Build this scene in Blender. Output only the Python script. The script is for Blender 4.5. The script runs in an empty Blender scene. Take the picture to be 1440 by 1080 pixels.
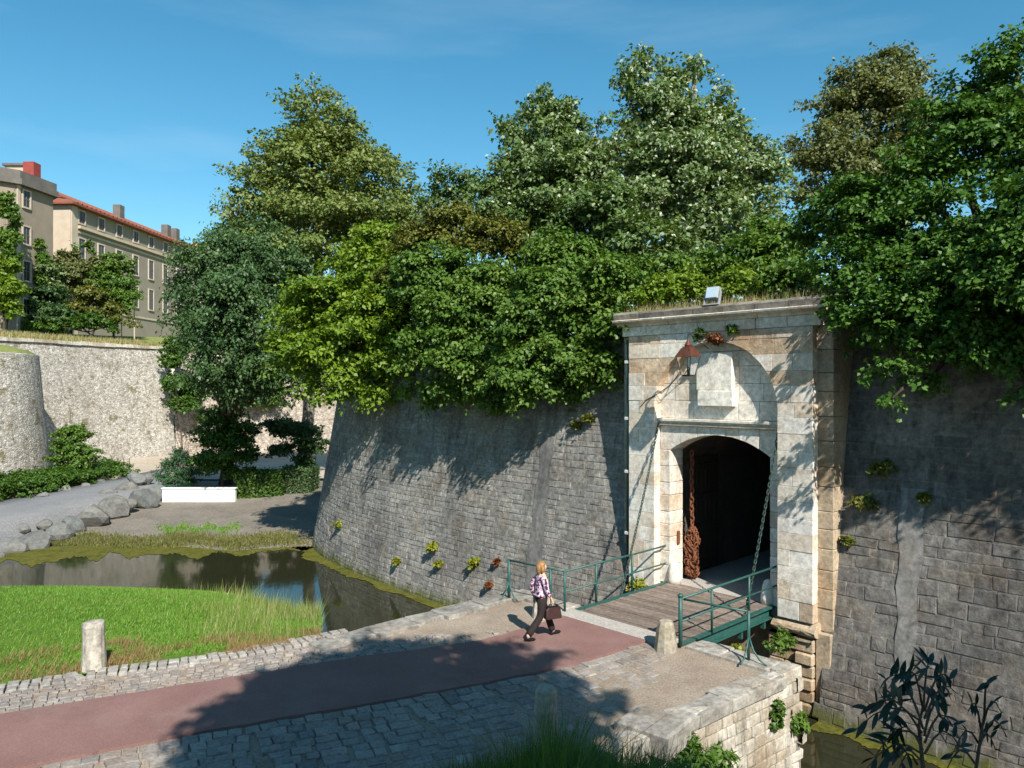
import bpy, bmesh, math, random
import numpy as np
from mathutils import Matrix, Vector

random.seed(7)
RNG = np.random.default_rng(11)
scene = bpy.context.scene
COL = scene.collection
R = math.radians

# ------------------------------------------------------------------ camera, sky, sun, exposure
F, HY, CH = 1060.0, 545.0, 5.5          # focal length in photo pixels, horizon row, eye height above the road
cam = bpy.data.cameras.new('camera')
cam_o = bpy.data.objects.new('camera', cam)
COL.objects.link(cam_o)
cam.sensor_width = 36.0
cam.lens = 36.0 * F / 1440.0
cam.shift_y = (HY - 540.0) / 1440.0
cam.clip_start = 0.05
cam.clip_end = 3000.0
cam_o.location = (0, 0, CH)
cam_o.rotation_euler = (R(90), 0, 0)
scene.camera = cam_o

SUN_EL = R(41.0)
SUN_H = Vector((0.343, -0.939, 0)).normalized()            # horizontal direction towards the sun
TO_SUN = (SUN_H * math.cos(SUN_EL) + Vector((0, 0, math.sin(SUN_EL)))).normalized()

world = bpy.data.worlds.new('World')
scene.world = world
world.use_nodes = True
wt = world.node_tree
wt.nodes.clear()
sky = wt.nodes.new('ShaderNodeTexSky')
sky.sky_type = 'NISHITA'
sky.sun_disc = False
sky.sun_elevation = SUN_EL
sky.sun_rotation = math.atan2(SUN_H.x, SUN_H.y)
sky.altitude = 0
sky.air_density = 1.0
sky.dust_density = 0.25
sky.ozone_density = 2.2
# thin high cloud, the same all over the sky
tc = wt.nodes.new('ShaderNodeTexCoord')
mp = wt.nodes.new('ShaderNodeMapping')
mp.inputs['Scale'].default_value = (1.1, 2.2, 7.5)
mp.inputs['Rotation'].default_value = (0.06, 0.10, 0.3)
cn = wt.nodes.new('ShaderNodeTexNoise')
cn.inputs['Scale'].default_value = 1.7
cn.inputs['Detail'].default_value = 6
cn.inputs['Roughness'].default_value = 0.55
cr = wt.nodes.new('ShaderNodeValToRGB')
cr.color_ramp.elements[0].position = 0.50
cr.color_ramp.elements[0].color = (0, 0, 0, 1)
cr.color_ramp.elements[1].position = 0.80
cr.color_ramp.elements[1].color = (0.15, 0.15, 0.15, 1)
hs = wt.nodes.new('ShaderNodeHueSaturation')
hs.inputs['Saturation'].default_value = 1.30
hs.inputs['Hue'].default_value = 0.478
hs.inputs['Value'].default_value = 1.0
mx = wt.nodes.new('ShaderNodeMix')
mx.data_type = 'RGBA'
mx.inputs['B'].default_value = (5.2, 6.4, 7.2, 1)
bgn = wt.nodes.new('ShaderNodeBackground')
bgn.inputs['Strength'].default_value = 0.092
wo = wt.nodes.new('ShaderNodeOutputWorld')
wt.links.new(tc.outputs['Generated'], mp.inputs['Vector'])
wt.links.new(mp.outputs['Vector'], cn.inputs['Vector'])
wt.links.new(cn.outputs['Fac'], cr.inputs['Fac'])
wt.links.new(sky.outputs['Color'], hs.inputs['Color'])
wt.links.new(hs.outputs['Color'], mx.inputs['A'])
wt.links.new(cr.outputs['Color'], mx.inputs['Factor'])
wt.links.new(mx.outputs['Result'], bgn.inputs['Color'])
wt.links.new(bgn.outputs['Background'], wo.inputs['Surface'])

sl = bpy.data.lights.new('sun', 'SUN')
sl.energy = 5.0
sl.angle = R(0.53)
sl.color = (1.0, 0.95, 0.87)
so = bpy.data.objects.new('sun', sl)
COL.objects.link(so)
so.location = (12, -30, 40)
so.rotation_euler = (-TO_SUN).to_track_quat('-Z', 'Y').to_euler()

vs = scene.view_settings
vs.view_transform = 'Standard'
vs.look = 'None'
vs.gamma = 1.0
vs.exposure = 0.76
vs.use_curve_mapping = False

# ------------------------------------------------------------------ coordinates
def g(px, py, z=0.0):                    # photo pixel -> point on the level z
    d = (CH - z) * F / (py - HY)
    return Vector(((px - 720) / F * d, d, z))
def at(px, py, d):                       # photo pixel -> point at depth d
    return Vector(((px - 720) / F * d, d, CH + (HY - py) / F * d))
def proj(p):
    return 720 + p[0] / p[1] * F, HY - (p[2] - CH) / p[1] * F

RV = Vector((0.691, -0.7235, 0)).normalized()     # along the gate front, to the right
NV = Vector((-RV.y, RV.x, 0))                     # into the gate
G0 = Vector((5.286, 19.96, 0))
ANG = math.atan2(RV.y, RV.x)
GM = Matrix.Translation(G0) @ Matrix.Rotation(ANG, 4, 'Z')
def L(s, m, z=0.0): return G0 + RV * s + NV * m + Vector((0, 0, z))
def toL(p):
    d = Vector(p) - G0
    return d.dot(RV), d.dot(NV)

WATER = -2.4
BATTER = 0.17

# ------------------------------------------------------------------ materials
MATS = {}
def nn(nt, t, **kw):
    n = nt.nodes.new(t)
    for k, v in kw.items():
        if k in n.inputs.keys(): n.inputs[k].default_value = v
        else: setattr(n, k, v)
    return n
def ramp(nt, stops, interp='LINEAR'):
    n = nt.nodes.new('ShaderNodeValToRGB')
    e = n.color_ramp.elements
    while len(e) < len(stops): e.new(0.5)
    for i, (p, c) in enumerate(stops):
        e[i].position = p
        e[i].color = (*c, 1) if len(c) == 3 else c
    n.color_ramp.interpolation = interp
    return n
def base_mat(name):
    m = bpy.data.materials.new(name)
    m.use_nodes = True
    nt = m.node_tree
    MATS[name] = m
    return m, nt, nt.nodes['Principled BSDF']
def position(nt): return nn(nt, 'ShaderNodeNewGeometry').outputs['Position']
def rndnode(nt):
    a = nn(nt, 'ShaderNodeAttribute', attribute_name='rnd')
    o = nn(nt, 'ShaderNodeObjectInfo')
    s = nn(nt, 'ShaderNodeMath', operation='ADD')
    f = nn(nt, 'ShaderNodeMath', operation='FRACT')
    nt.links.new(a.outputs['Fac'], s.inputs[0]); nt.links.new(o.outputs['Random'], s.inputs[1])
    nt.links.new(s.outputs[0], f.inputs[0])
    return f.outputs[0]
def mixc(nt, a, b, f, mode='MIX'):
    m = nt.nodes.new('ShaderNodeMix'); m.data_type = 'RGBA'; m.blend_type = mode
    for k, v in (('A', a), ('B', b)):
        if isinstance(v, tuple): m.inputs[k].default_value = (*v, 1)
        else: nt.links.new(v, m.inputs[k])
    if isinstance(f, float): m.inputs['Factor'].default_value = f
    else: nt.links.new(f, m.inputs['Factor'])
    return m.outputs['Result']
def noise(nt, vec, scale, detail=5, rough=0.6, stretch=None):
    if stretch:
        mpn = nn(nt, 'ShaderNodeMapping'); mpn.inputs['Scale'].default_value = stretch
        nt.links.new(vec, mpn.inputs['Vector']); vec = mpn.outputs['Vector']
    n = nn(nt, 'ShaderNodeTexNoise', Scale=scale, Detail=detail, Roughness=rough)
    nt.links.new(vec, n.inputs['Vector'])
    return n.outputs['Fac']
def bump(nt, bsdf, height, strength, dist):
    b = nn(nt, 'ShaderNodeBump', Strength=strength, Distance=dist)
    nt.links.new(height, b.inputs['Height']); nt.links.new(b.outputs['Normal'], bsdf.inputs['Normal'])

def stone_mat(name, tones, stain=(0.30, 0.19, 0.10), stain_amt=0.5, dark=(0.06, 0.055, 0.05), dark_amt=0.5,
              fine=14.0, bump_s=0.6, bump_d=0.03, rough=0.9, streak=False, moss_z=None, spot=0.0, moss_h=0.9, contrast=(.52, 1.42), big=.5):
    m, nt, b = base_mat(name)
    pos = position(nt)
    r = rndnode(nt)
    if len(tones) == 1: tones = [tuple(x * .88 for x in tones[0]), tuple(x * 1.08 for x in tones[0])]
    k = len(tones)
    tr = ramp(nt, [(i / max(1, k - 1), t) for i, t in enumerate(tones)])
    nt.links.new(r, tr.inputs['Fac'])
    c = tr.outputs['Color']
    n1 = noise(nt, pos, 0.9, 6, 0.65)
    s1 = ramp(nt, [(0.50, (0, 0, 0)), (0.68, (stain_amt,) * 3)])
    nt.links.new(n1, s1.inputs['Fac'])
    c = mixc(nt, c, stain, s1.outputs['Color'])
    n2 = noise(nt, pos, 2.3, 8, 0.7, (1.6, 1.6, 0.35) if streak else None)
    s2 = ramp(nt, [(0.48, (0, 0, 0)), (0.72, (dark_amt,) * 3)])
    nt.links.new(n2, s2.inputs['Fac'])
    c = mixc(nt, c, dark, s2.outputs['Color'])
    nb_ = ramp(nt, [(0.32, (.66, .66, .67)), (0.68, (1.26, 1.25, 1.22))]); nt.links.new(noise(nt, pos, .42, 5, .6), nb_.inputs['Fac'])
    c = mixc(nt, c, nb_.outputs['Color'], big, 'MULTIPLY')
    n3 = noise(nt, pos, fine, 8, 0.75)
    s3 = ramp(nt, [(0.27, (contrast[0],) * 3), (0.73, (contrast[1],) * 3)])
    nt.links.new(n3, s3.inputs['Fac'])
    c = mixc(nt, c, s3.outputs['Color'], 1.0, 'MULTIPLY')
    if spot:
        v = nn(nt, 'ShaderNodeTexNoise', Scale=3.7, Detail=10.0, Roughness=0.85)
        nt.links.new(pos, v.inputs['Vector'])
        s4 = ramp(nt, [(0.60, (0, 0, 0)), (0.66, (spot,) * 3)])
        nt.links.new(v.outputs['Fac'], s4.inputs['Fac'])
        c = mixc(nt, c, (0.52, 0.50, 0.45), s4.outputs['Color'])
    if moss_z is not None:
        sp = nn(nt, 'ShaderNodeSeparateXYZ'); nt.links.new(pos, sp.inputs[0])
        mr = nn(nt, 'ShaderNodeMapRange'); mr.inputs[1].default_value = moss_z; mr.inputs[2].default_value = moss_z + moss_h
        mr.inputs[3].default_value = 1.0; mr.inputs[4].default_value = 0.0
        nt.links.new(sp.outputs['Z'], mr.inputs[0])
        ad = nn(nt, 'ShaderNodeMath', operation='MULTIPLY'); nt.links.new(mr.outputs[0], ad.inputs[0]); nt.links.new(n2, ad.inputs[1])
        s5 = ramp(nt, [(0.24, (0, 0, 0)), (0.42, (0.9, 0.9, 0.9))]); nt.links.new(ad.outputs[0], s5.inputs['Fac'])
        c = mixc(nt, c, (0.085, 0.095, 0.018), s5.outputs['Color'])
    nt.links.new(c, b.inputs['Base Color'])
    b.inputs['Roughness'].default_value = rough
    b.inputs['Specular IOR Level'].default_value = 0.2
    n4 = noise(nt, pos, fine * 0.45, 10, 0.75)
    bump(nt, b, n4, bump_s, bump_d)
    return m

def flat_mat(name, col, col2=None, scale=8.0, rough=0.8, metal=0.0, bump_s=0.0, bump_d=0.01, spec=0.3, stretch=None):
    m, nt, b = base_mat(name)
    pos = position(nt)
    col2 = col2 or tuple(x * 0.7 for x in col)
    n1 = noise(nt, pos, scale, 6, 0.65, stretch)
    r1 = ramp(nt, [(0.3, col2), (0.7, col)])
    nt.links.new(n1, r1.inputs['Fac'])
    nt.links.new(r1.outputs['Color'], b.inputs['Base Color'])
    b.inputs['Roughness'].default_value = rough
    b.inputs['Metallic'].default_value = metal
    b.inputs['Specular IOR Level'].default_value = spec
    if bump_s: bump(nt, b, noise(nt, pos, scale * 2, 8, 0.7, stretch), bump_s, bump_d)
    return m

def leaf_mat(name, tones, trans=0.3, rough=0.5, spec=0.35):
    trans *= .85
    m, nt, b = base_mat(name)
    a = nn(nt, 'ShaderNodeAttribute', attribute_name='rnd')
    k = len(tones)
    tr = ramp(nt, [(i / (k - 1), t) for i, t in enumerate(tones)])
    nt.links.new(a.outputs['Fac'], tr.inputs['Fac'])
    nt.links.new(tr.outputs['Color'], b.inputs['Base Color'])
    b.inputs['Roughness'].default_value = rough
    b.inputs['Specular IOR Level'].default_value = spec
    t = nn(nt, 'ShaderNodeBsdfTranslucent')
    tcx = mixc(nt, tr.outputs['Color'], (1.3, 1.25, 0.35), 1.0, 'MULTIPLY')
    nt.links.new(tcx, t.inputs['Color'])
    ms = nn(nt, 'ShaderNodeMixShader'); ms.inputs[0].default_value = trans
    nt.links.new(b.outputs[0], ms.inputs[1]); nt.links.new(t.outputs[0], ms.inputs[2])
    nt.links.new(ms.outputs[0], nt.nodes['Material Output'].inputs['Surface'])
    return m

stone_mat('gate_stone', [(0.60, 0.54, 0.45), (0.70, 0.66, 0.58), (0.56, 0.46, 0.35), (0.74, 0.70, 0.63), (0.62, 0.53, 0.43), (0.68, 0.63, 0.55), (0.72, 0.68, 0.60)],
          stain=(0.40, 0.25, 0.14), stain_amt=0.5, dark=(0.20, 0.18, 0.15), dark_amt=0.4, fine=8, bump_s=0.55, bump_d=0.025, moss_z=WATER - 0.1, spot=.2)
stone_mat('gate_stone_orange', [(0.50, 0.37, 0.25), (0.58, 0.45, 0.32), (0.44, 0.32, 0.22), (0.62, 0.52, 0.40)],
          stain=(0.36, 0.20, 0.10), stain_amt=0.6, dark=(0.16, 0.13, 0.10), dark_amt=0.5, fine=7, bump_s=0.9, bump_d=0.05)
stone_mat('gate_mortar', [(0.42, 0.38, 0.32), (0.50, 0.46, 0.40)], stain_amt=0.4, dark=(0.10, 0.09, 0.08), dark_amt=0.8, fine=12, bump_s=0.7, bump_d=0.02)
stone_mat('passage_stone_shaded', [(0.055, 0.05, 0.044), (0.08, 0.072, 0.062)], stain_amt=0.3, dark_amt=0.6, fine=7)  # gate stone darkened to near black: the passage's shade is put into its colour
stone_mat('gate_stone_dark', [(0.20, 0.175, 0.14), (0.27, 0.24, 0.20), (0.15, 0.135, 0.115)],
          stain=(0.16, 0.10, 0.06), stain_amt=0.5, dark=(0.035, 0.033, 0.03), dark_amt=0.85, fine=9, bump_s=0.6, bump_d=0.03)
stone_mat('gate_stone_stained', [(0.40, 0.31, 0.21), (0.46, 0.36, 0.25), (0.34, 0.27, 0.19)],
          stain=(0.28, 0.15, 0.06), stain_amt=0.6, dark=(0.12, 0.10, 0.07), dark_amt=0.5, fine=11, bump_s=0.8, bump_d=0.04, moss_z=WATER - 0.1)
stone_mat('mortar', [(0.17, 0.16, 0.145), (0.21, 0.20, 0.18)], stain_amt=0.3, dark_amt=0.7, fine=6, bump_s=1.0, bump_d=0.06, contrast=(.35, 1.6), spot=.35, streak=True, big=1.0, moss_z=WATER - 0.1)
stone_mat('wall_stone', [(0.235, 0.225, 0.205), (0.285, 0.27, 0.245), (0.20, 0.193, 0.18), (0.26, 0.24, 0.21), (0.215, 0.208, 0.193)],
          stain=(0.17, 0.135, 0.10), stain_amt=0.65, dark=(0.075, 0.073, 0.070), dark_amt=0.8, fine=7, bump_s=1.0, bump_d=0.05, streak=True, moss_z=WATER - 0.05, spot=0.45, contrast=(.35, 1.62), big=1.0)
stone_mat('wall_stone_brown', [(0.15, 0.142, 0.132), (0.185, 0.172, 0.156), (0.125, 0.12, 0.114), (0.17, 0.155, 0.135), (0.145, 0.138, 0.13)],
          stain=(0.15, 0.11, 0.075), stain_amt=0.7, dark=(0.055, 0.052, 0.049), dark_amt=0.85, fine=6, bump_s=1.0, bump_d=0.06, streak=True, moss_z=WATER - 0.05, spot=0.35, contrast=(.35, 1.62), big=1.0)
stone_mat('repair_render', [(0.19, 0.183, 0.173)], stain=(0.16, 0.135, 0.10), stain_amt=0.6, dark=(0.08, 0.08, 0.077), dark_amt=0.85, fine=6, contrast=(.4, 1.5), big=1.0, bump_s=0.4, bump_d=0.02, streak=True)
stone_mat('causeway_stone', [(0.46, 0.42, 0.35), (0.56, 0.52, 0.45), (0.38, 0.33, 0.26), (0.50, 0.45, 0.37)], stain=(0.25, 0.17, 0.09), stain_amt=0.6,
          dark=(0.10, 0.095, 0.07), dark_amt=0.6, fine=10, bump_s=0.9, bump_d=0.05, streak=True, moss_z=WATER - 0.1)
stone_mat('flagstone', [(0.29, 0.27, 0.24), (0.36, 0.34, 0.30), (0.24, 0.225, 0.20)], stain=(0.24, 0.17, 0.11), stain_amt=0.65, dark=(0.10, 0.095, 0.08), dark_amt=0.7, fine=7, contrast=(.4, 1.5), big=.9, bump_s=0.7, bump_d=0.03)
stone_mat('cobble', [(0.25, 0.22, 0.195), (0.32, 0.285, 0.25), (0.20, 0.18, 0.165), (0.29, 0.255, 0.22), (0.23, 0.21, 0.195)], stain=(0.24, 0.17, 0.12), stain_amt=0.5,
          dark=(0.10, 0.09, 0.08), dark_amt=0.4, fine=15, bump_s=0.6, bump_d=0.015, rough=0.8)
stone_mat('sett', [(0.27, 0.25, 0.225), (0.35, 0.33, 0.30), (0.22, 0.20, 0.18)], stain=(0.30, 0.22, 0.15), stain_amt=0.4, dark=(0.15, 0.13, 0.12), dark_amt=0.4, fine=15, bump_s=0.6, bump_d=0.015)
stone_mat('white_bollard', [(0.50, 0.46, 0.39)], stain=(0.28, 0.21, 0.13), stain_amt=0.75, dark=(0.14, 0.12, 0.09), dark_amt=0.8, fine=7, contrast=(.4, 1.5), streak=True, bump_s=0.8, bump_d=0.03)
stone_mat('grey_bollard', [(0.36, 0.32, 0.25)], stain=(0.24, 0.20, 0.10), stain_amt=0.6, dark=(0.12, 0.11, 0.08), dark_amt=0.6, fine=10, bump_s=0.8, bump_d=0.03)
stone_mat('boulder', [(0.11, 0.12, 0.115), (0.15, 0.158, 0.15), (0.165, 0.16, 0.145), (0.10, 0.11, 0.108)], stain=(0.16, 0.13, 0.10), stain_amt=0.4, dark=(0.08, 0.085, 0.085), dark_amt=0.5, fine=5, bump_s=0.9, bump_d=0.08)

def rubble_mat(name, tones, scale=2.6, veg=0.5):
    m, nt, b = base_mat(name)
    pos = position(nt)
    mpn = nn(nt, 'ShaderNodeMapping'); mpn.inputs['Scale'].default_value = (1, 1, 1.6); nt.links.new(pos, mpn.inputs['Vector'])
    v = nn(nt, 'ShaderNodeTexVoronoi', Scale=scale); nt.links.new(mpn.outputs[0], v.inputs['Vector'])
    v2 = nn(nt, 'ShaderNodeTexVoronoi', Scale=scale, feature='DISTANCE_TO_EDGE'); nt.links.new(mpn.outputs[0], v2.inputs['Vector'])
    sx = nn(nt, 'ShaderNodeSeparateColor'); nt.links.new(v.outputs['Color'], sx.inputs[0])
    tr = ramp(nt, [(i / (len(tones) - 1), t) for i, t in enumerate(tones)]); nt.links.new(sx.outputs[0], tr.inputs['Fac'])
    e = ramp(nt, [(0.0, (0.45, 0.43, 0.40)), (0.10, (1, 1, 1))]); nt.links.new(v2.outputs['Distance'], e.inputs['Fac'])
    c = mixc(nt, tr.outputs['Color'], e.outputs['Color'], 1.0, 'MULTIPLY')
    n0 = noise(nt, pos, 0.35, 8, 0.7)
    s0 = ramp(nt, [(0.45, (0, 0, 0)), (0.7, (0.6, 0.6, 0.6))]); nt.links.new(n0, s0.inputs['Fac'])
    c = mixc(nt, c, (0.24, 0.215, 0.18), s0.outputs['Color'])
    nf = ramp(nt, [(0.3, (.45, .45, .45)), (0.7, (1.5, 1.5, 1.5))]); nt.links.new(noise(nt, pos, 4.0, 8, 0.8), nf.inputs['Fac'])
    c = mixc(nt, c, nf.outputs['Color'], 1.0, 'MULTIPLY')
    n1 = noise(nt, pos, 0.9, 9, 0.75)
    s1 = ramp(nt, [(0.56, (0, 0, 0)), (0.62, (veg, veg, veg))]); nt.links.new(n1, s1.inputs['Fac'])
    c = mixc(nt, c, (0.13, 0.11, 0.05), s1.outputs['Color'])
    nt.links.new(c, b.inputs['Base Color'])
    b.inputs['Roughness'].default_value = 0.95; b.inputs['Specular IOR Level'].default_value = 0.1
    bump(nt, b, v2.outputs['Distance'], 0.7, 0.08)
rubble_mat('rubble', [(0.36, 0.33, 0.28), (0.52, 0.49, 0.43), (0.26, 0.235, 0.195), (0.56, 0.53, 0.48), (0.42, 0.39, 0.33)], scale=5.0, veg=.8)
rubble_mat('rubble_brown', [(0.34, 0.29, 0.24), (0.46, 0.40, 0.34), (0.26, 0.22, 0.18), (0.42, 0.36, 0.30)], scale=3.0, veg=0.9)

# red road with grit and wear
m, nt, b = base_mat('red_asphalt')
pos = position(nt)
a1 = ramp(nt, [(0.3, (0.175, 0.098, 0.086)), (0.7, (0.225, 0.132, 0.117))]); nt.links.new(noise(nt, pos, 0.8, 8, 0.65), a1.inputs['Fac'])
a2 = ramp(nt, [(0.3, (0.70, 0.70, 0.70)), (0.75, (1.35, 1.3, 1.28))]); nt.links.new(noise(nt, pos, 55, 3, 0.7), a2.inputs['Fac'])
c = mixc(nt, a1.outputs['Color'], a2.outputs['Color'], 1.0, 'MULTIPLY')
a3 = ramp(nt, [(0.52, (0, 0, 0)), (0.75, (0.55, 0.55, 0.55))]); nt.links.new(noise(nt, pos, 0.5, 7, 0.7), a3.inputs['Fac'])
c = mixc(nt, c, (0.25, 0.19, 0.16), a3.outputs['Color'])
nt.links.new(c, b.inputs['Base Color']); b.inputs['Roughness'].default_value = 0.88; b.inputs['Specular IOR Level'].default_value = 0.25
bump(nt, b, noise(nt, pos, 60, 3, 0.7), 0.5, 0.01)

def ground_mat(name, stops, scale=1.2, fine=20, fa=(0.6, 1.4), bump_s=0.5, bump_d=0.03):
    m, nt, b = base_mat(name)
    pos = position(nt)
    r1 = ramp(nt, stops); nt.links.new(noise(nt, pos, scale, 8, 0.7), r1.inputs['Fac'])
    r2 = ramp(nt, [(0.3, (fa[0],) * 3), (0.7, (fa[1],) * 3)]); nt.links.new(noise(nt, pos, fine, 6, 0.75), r2.inputs['Fac'])
    c = mixc(nt, r1.outputs['Color'], r2.outputs['Color'], 1.0, 'MULTIPLY')
    nt.links.new(c, b.inputs['Base Color']); b.inputs['Roughness'].default_value = 0.95; b.inputs['Specular IOR Level'].default_value = 0.1
    bump(nt, b, noise(nt, pos, fine, 8, 0.75), bump_s, bump_d)
    return m
ground_mat('dust', [(0.27, (0.14, 0.10, 0.068)), (0.37, (0.22, 0.175, 0.133)), (0.55, (0.28, 0.228, 0.178)), (0.75, (0.34, 0.29, 0.235))], scale=.75, fine=24, fa=(.55, 1.45))
ground_mat('gravel', [(0.3, (0.135, 0.12, 0.098)), (0.5, (0.18, 0.16, 0.132)), (0.62, (0.205, 0.18, 0.148)), (0.74, (0.125, 0.12, 0.065))], scale=0.45, fine=9, bump_d=0.06)
ground_mat('mud', [(0.3, (0.05, 0.05, 0.03)), (0.7, (0.09, 0.085, 0.05))])
ground_mat('earth', [(0.3, (0.09, 0.07, 0.045)), (0.55, (0.05, 0.075, 0.02)), (0.75, (0.13, 0.10, 0.06))], scale=1.5)
ground_mat('turf', [(0.3, (0.06, 0.115, 0.014)), (0.5, (0.085, 0.155, 0.02)), (0.66, (0.13, 0.17, 0.035)), (0.8, (0.22, 0.18, 0.08))], scale=0.7, fine=14)
ground_mat('dry_turf', [(0.3, (0.13, 0.17, 0.04)), (0.6, (0.20, 0.22, 0.07)), (0.8, (0.25, 0.22, 0.10))], scale=0.4, fine=6)
ground_mat('lane', [(0.3, (0.165, 0.168, 0.172)), (0.7, (0.215, 0.215, 0.215))], scale=0.5, fine=12)
ground_mat('pale_earth', [(0.3, (0.34, 0.28, 0.21)), (0.7, (0.45, 0.39, 0.31))], scale=0.3, fine=5)
ground_mat('algae', [(0.3, (0.045, 0.048, 0.010)), (0.45, (0.085, 0.085, 0.014)), (0.6, (0.105, 0.10, 0.02)), (0.72, (0.06, 0.052, 0.014))], scale=1.6, fine=9, fa=(.45, 1.5))
ground_mat('shore_weed', [(0.3, (0.085, 0.09, 0.02)), (0.5, (0.12, 0.13, 0.025)), (0.7, (0.16, 0.14, 0.06))], scale=0.8, fine=7, bump_d=0.1)
ground_mat('concrete', [(0.3, (0.30, 0.275, 0.245)), (0.7, (0.40, 0.375, 0.335))], scale=1.3, fine=25, bump_d=0.008)

m, nt, b = base_mat('water')
pos = position(nt)
b.inputs['Base Color'].default_value = (0.020, 0.021, 0.010, 1)
b.inputs['Roughness'].default_value = 0.06
b.inputs['Specular IOR Level'].default_value = 0.55
b.inputs['IOR'].default_value = 1.33
bump(nt, b, noise(nt, pos, 1.6, 3, 0.5, (1.0, 1.0, 1.0)), 0.035, 0.05)

stone_mat('plank_wood', [(0.20, 0.16, 0.13), (0.15, 0.115, 0.092), (0.25, 0.20, 0.165), (0.175, 0.14, 0.115)], stain=(0.16, 0.12, 0.09), stain_amt=.5, dark=(0.10, 0.08, 0.065), dark_amt=.5, fine=9, bump_s=.6, bump_d=.01)
flat_mat('door_wood', (0.17, 0.065, 0.03), (0.075, 0.028, 0.014), scale=7, rough=0.75, bump_s=0.7, bump_d=0.02, stretch=(2, 2, 0.4))
flat_mat('dark_wood', (0.05, 0.035, 0.025), (0.03, 0.02, 0.015), scale=7, rough=0.8, bump_s=0.6, bump_d=0.02, stretch=(2, 2, 0.4))
flat_mat('rust', (0.20, 0.075, 0.032), (0.10, 0.035, 0.018), scale=12, rough=0.85, bump_s=0.6)
flat_mat('green_paint', (0.028, 0.105, 0.088), (0.015, 0.060, 0.052), scale=9, rough=0.45, spec=0.4)
flat_mat('pipe_paint', (0.045, 0.10, 0.10), (0.03, 0.07, 0.072), scale=6, rough=0.4)
flat_mat('iron', (0.045, 0.055, 0.05), (0.025, 0.03, 0.028), scale=14, rough=0.6, metal=0.3)
flat_mat('chain_iron', (0.05, 0.085, 0.07), (0.03, 0.045, 0.04), scale=14, rough=0.6, metal=0.2)
flat_mat('copper', (0.16, 0.06, 0.035), (0.08, 0.03, 0.02), scale=9, rough=0.55, metal=0.4)
flat_mat('bracket_white', (0.6, 0.6, 0.58), (0.5, 0.5, 0.48))
flat_mat('lamp_body', (0.30, 0.31, 0.32), (0.22, 0.23, 0.24), rough=0.4)
m, nt, b = base_mat('glass')
b.inputs['Base Color'].default_value = (0.9, 0.93, 0.93, 1); b.inputs['Roughness'].default_value = 0.03
b.inputs['Transmission Weight'].default_value = 1.0; b.inputs['IOR'].default_value = 1.1
m, nt, b = base_mat('lens_glass')
b.inputs['Base Color'].default_value = (0.45, 0.55, 0.62, 1); b.inputs['Roughness'].default_value = 0.08; b.inputs['Specular IOR Level'].default_value = 0.8
m, nt, b = base_mat('window_glass')
b.inputs['Base Color'].default_value = (0.035, 0.035, 0.04, 1); b.inputs['Roughness'].default_value = 0.1
flat_mat('white_paint', (0.80, 0.80, 0.78), (0.72, 0.72, 0.70), scale=2, rough=0.6)
flat_mat('plaster_grey', (0.285, 0.235, 0.175), (0.215, 0.175, 0.13), scale=0.5, rough=0.95)
flat_mat('plaster_long', (0.27, 0.235, 0.185), (0.215, 0.185, 0.145), scale=0.4, rough=0.95)
flat_mat('trim_stone', (0.50, 0.42, 0.32), (0.40, 0.33, 0.25), scale=1, rough=0.9)
flat_mat('dark_trim', (0.16, 0.145, 0.125), (0.10, 0.09, 0.08), scale=1, rough=0.9)
flat_mat('shutter', (0.20, 0.07, 0.04), (0.14, 0.05, 0.03), scale=2)
flat_mat('chimney_red', (0.30, 0.06, 0.045), (0.20, 0.04, 0.032), scale=2)
flat_mat('roof_tile', (0.235, 0.085, 0.052), (0.155, 0.055, 0.036), scale=2.5, rough=0.9, bump_s=0.5, bump_d=0.05)
flat_mat('roof_orange', (0.52, 0.20, 0.07), (0.42, 0.15, 0.05), scale=2, rough=0.9)
flat_mat('bark', (0.10, 0.075, 0.052), (0.05, 0.038, 0.028), scale=6, rough=0.95, bump_s=0.8, bump_d=0.04, stretch=(1, 1, 0.3))
flat_mat('pale_bark', (0.30, 0.27, 0.22), (0.16, 0.14, 0.11), scale=5, rough=0.9, bump_s=0.5, bump_d=0.03, stretch=(1, 1, 0.3))
flat_mat('skin', (0.62, 0.38, 0.28), (0.56, 0.33, 0.24), scale=20, rough=0.55)
flat_mat('hair', (0.36, 0.20, 0.075), (0.18, 0.09, 0.035), scale=25, rough=0.55, stretch=(1, 1, 0.3))
flat_mat('trouser', (0.026, 0.018, 0.016), (0.016, 0.011, 0.010), scale=15, rough=0.85)
flat_mat('shoe_leather', (0.014, 0.012, 0.012), (0.010, 0.009, 0.009), rough=0.4)
flat_mat('bag_leather', (0.050, 0.022, 0.020), (0.030, 0.014, 0.013), scale=12, rough=0.4)
m, nt, b = base_mat('blouse_print')
pos = position(nt)
v = nn(nt, 'ShaderNodeTexNoise', Scale=17.0, Detail=2.0, Roughness=0.5); nt.links.new(pos, v.inputs['Vector'])
r1 = ramp(nt, [(0.0, (0.03, 0.02, 0.03)), (0.44, (0.26, 0.07, 0.17)), (0.50, (0.66, 0.52, 0.60)), (0.62, (0.28, 0.06, 0.17)), (0.68, (0.70, 0.60, 0.65))], 'CONSTANT')
nt.links.new(v.outputs['Fac'], r1.inputs['Fac']); nt.links.new(r1.outputs['Color'], b.inputs['Base Color']); b.inputs['Roughness'].default_value = 0.8

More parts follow.
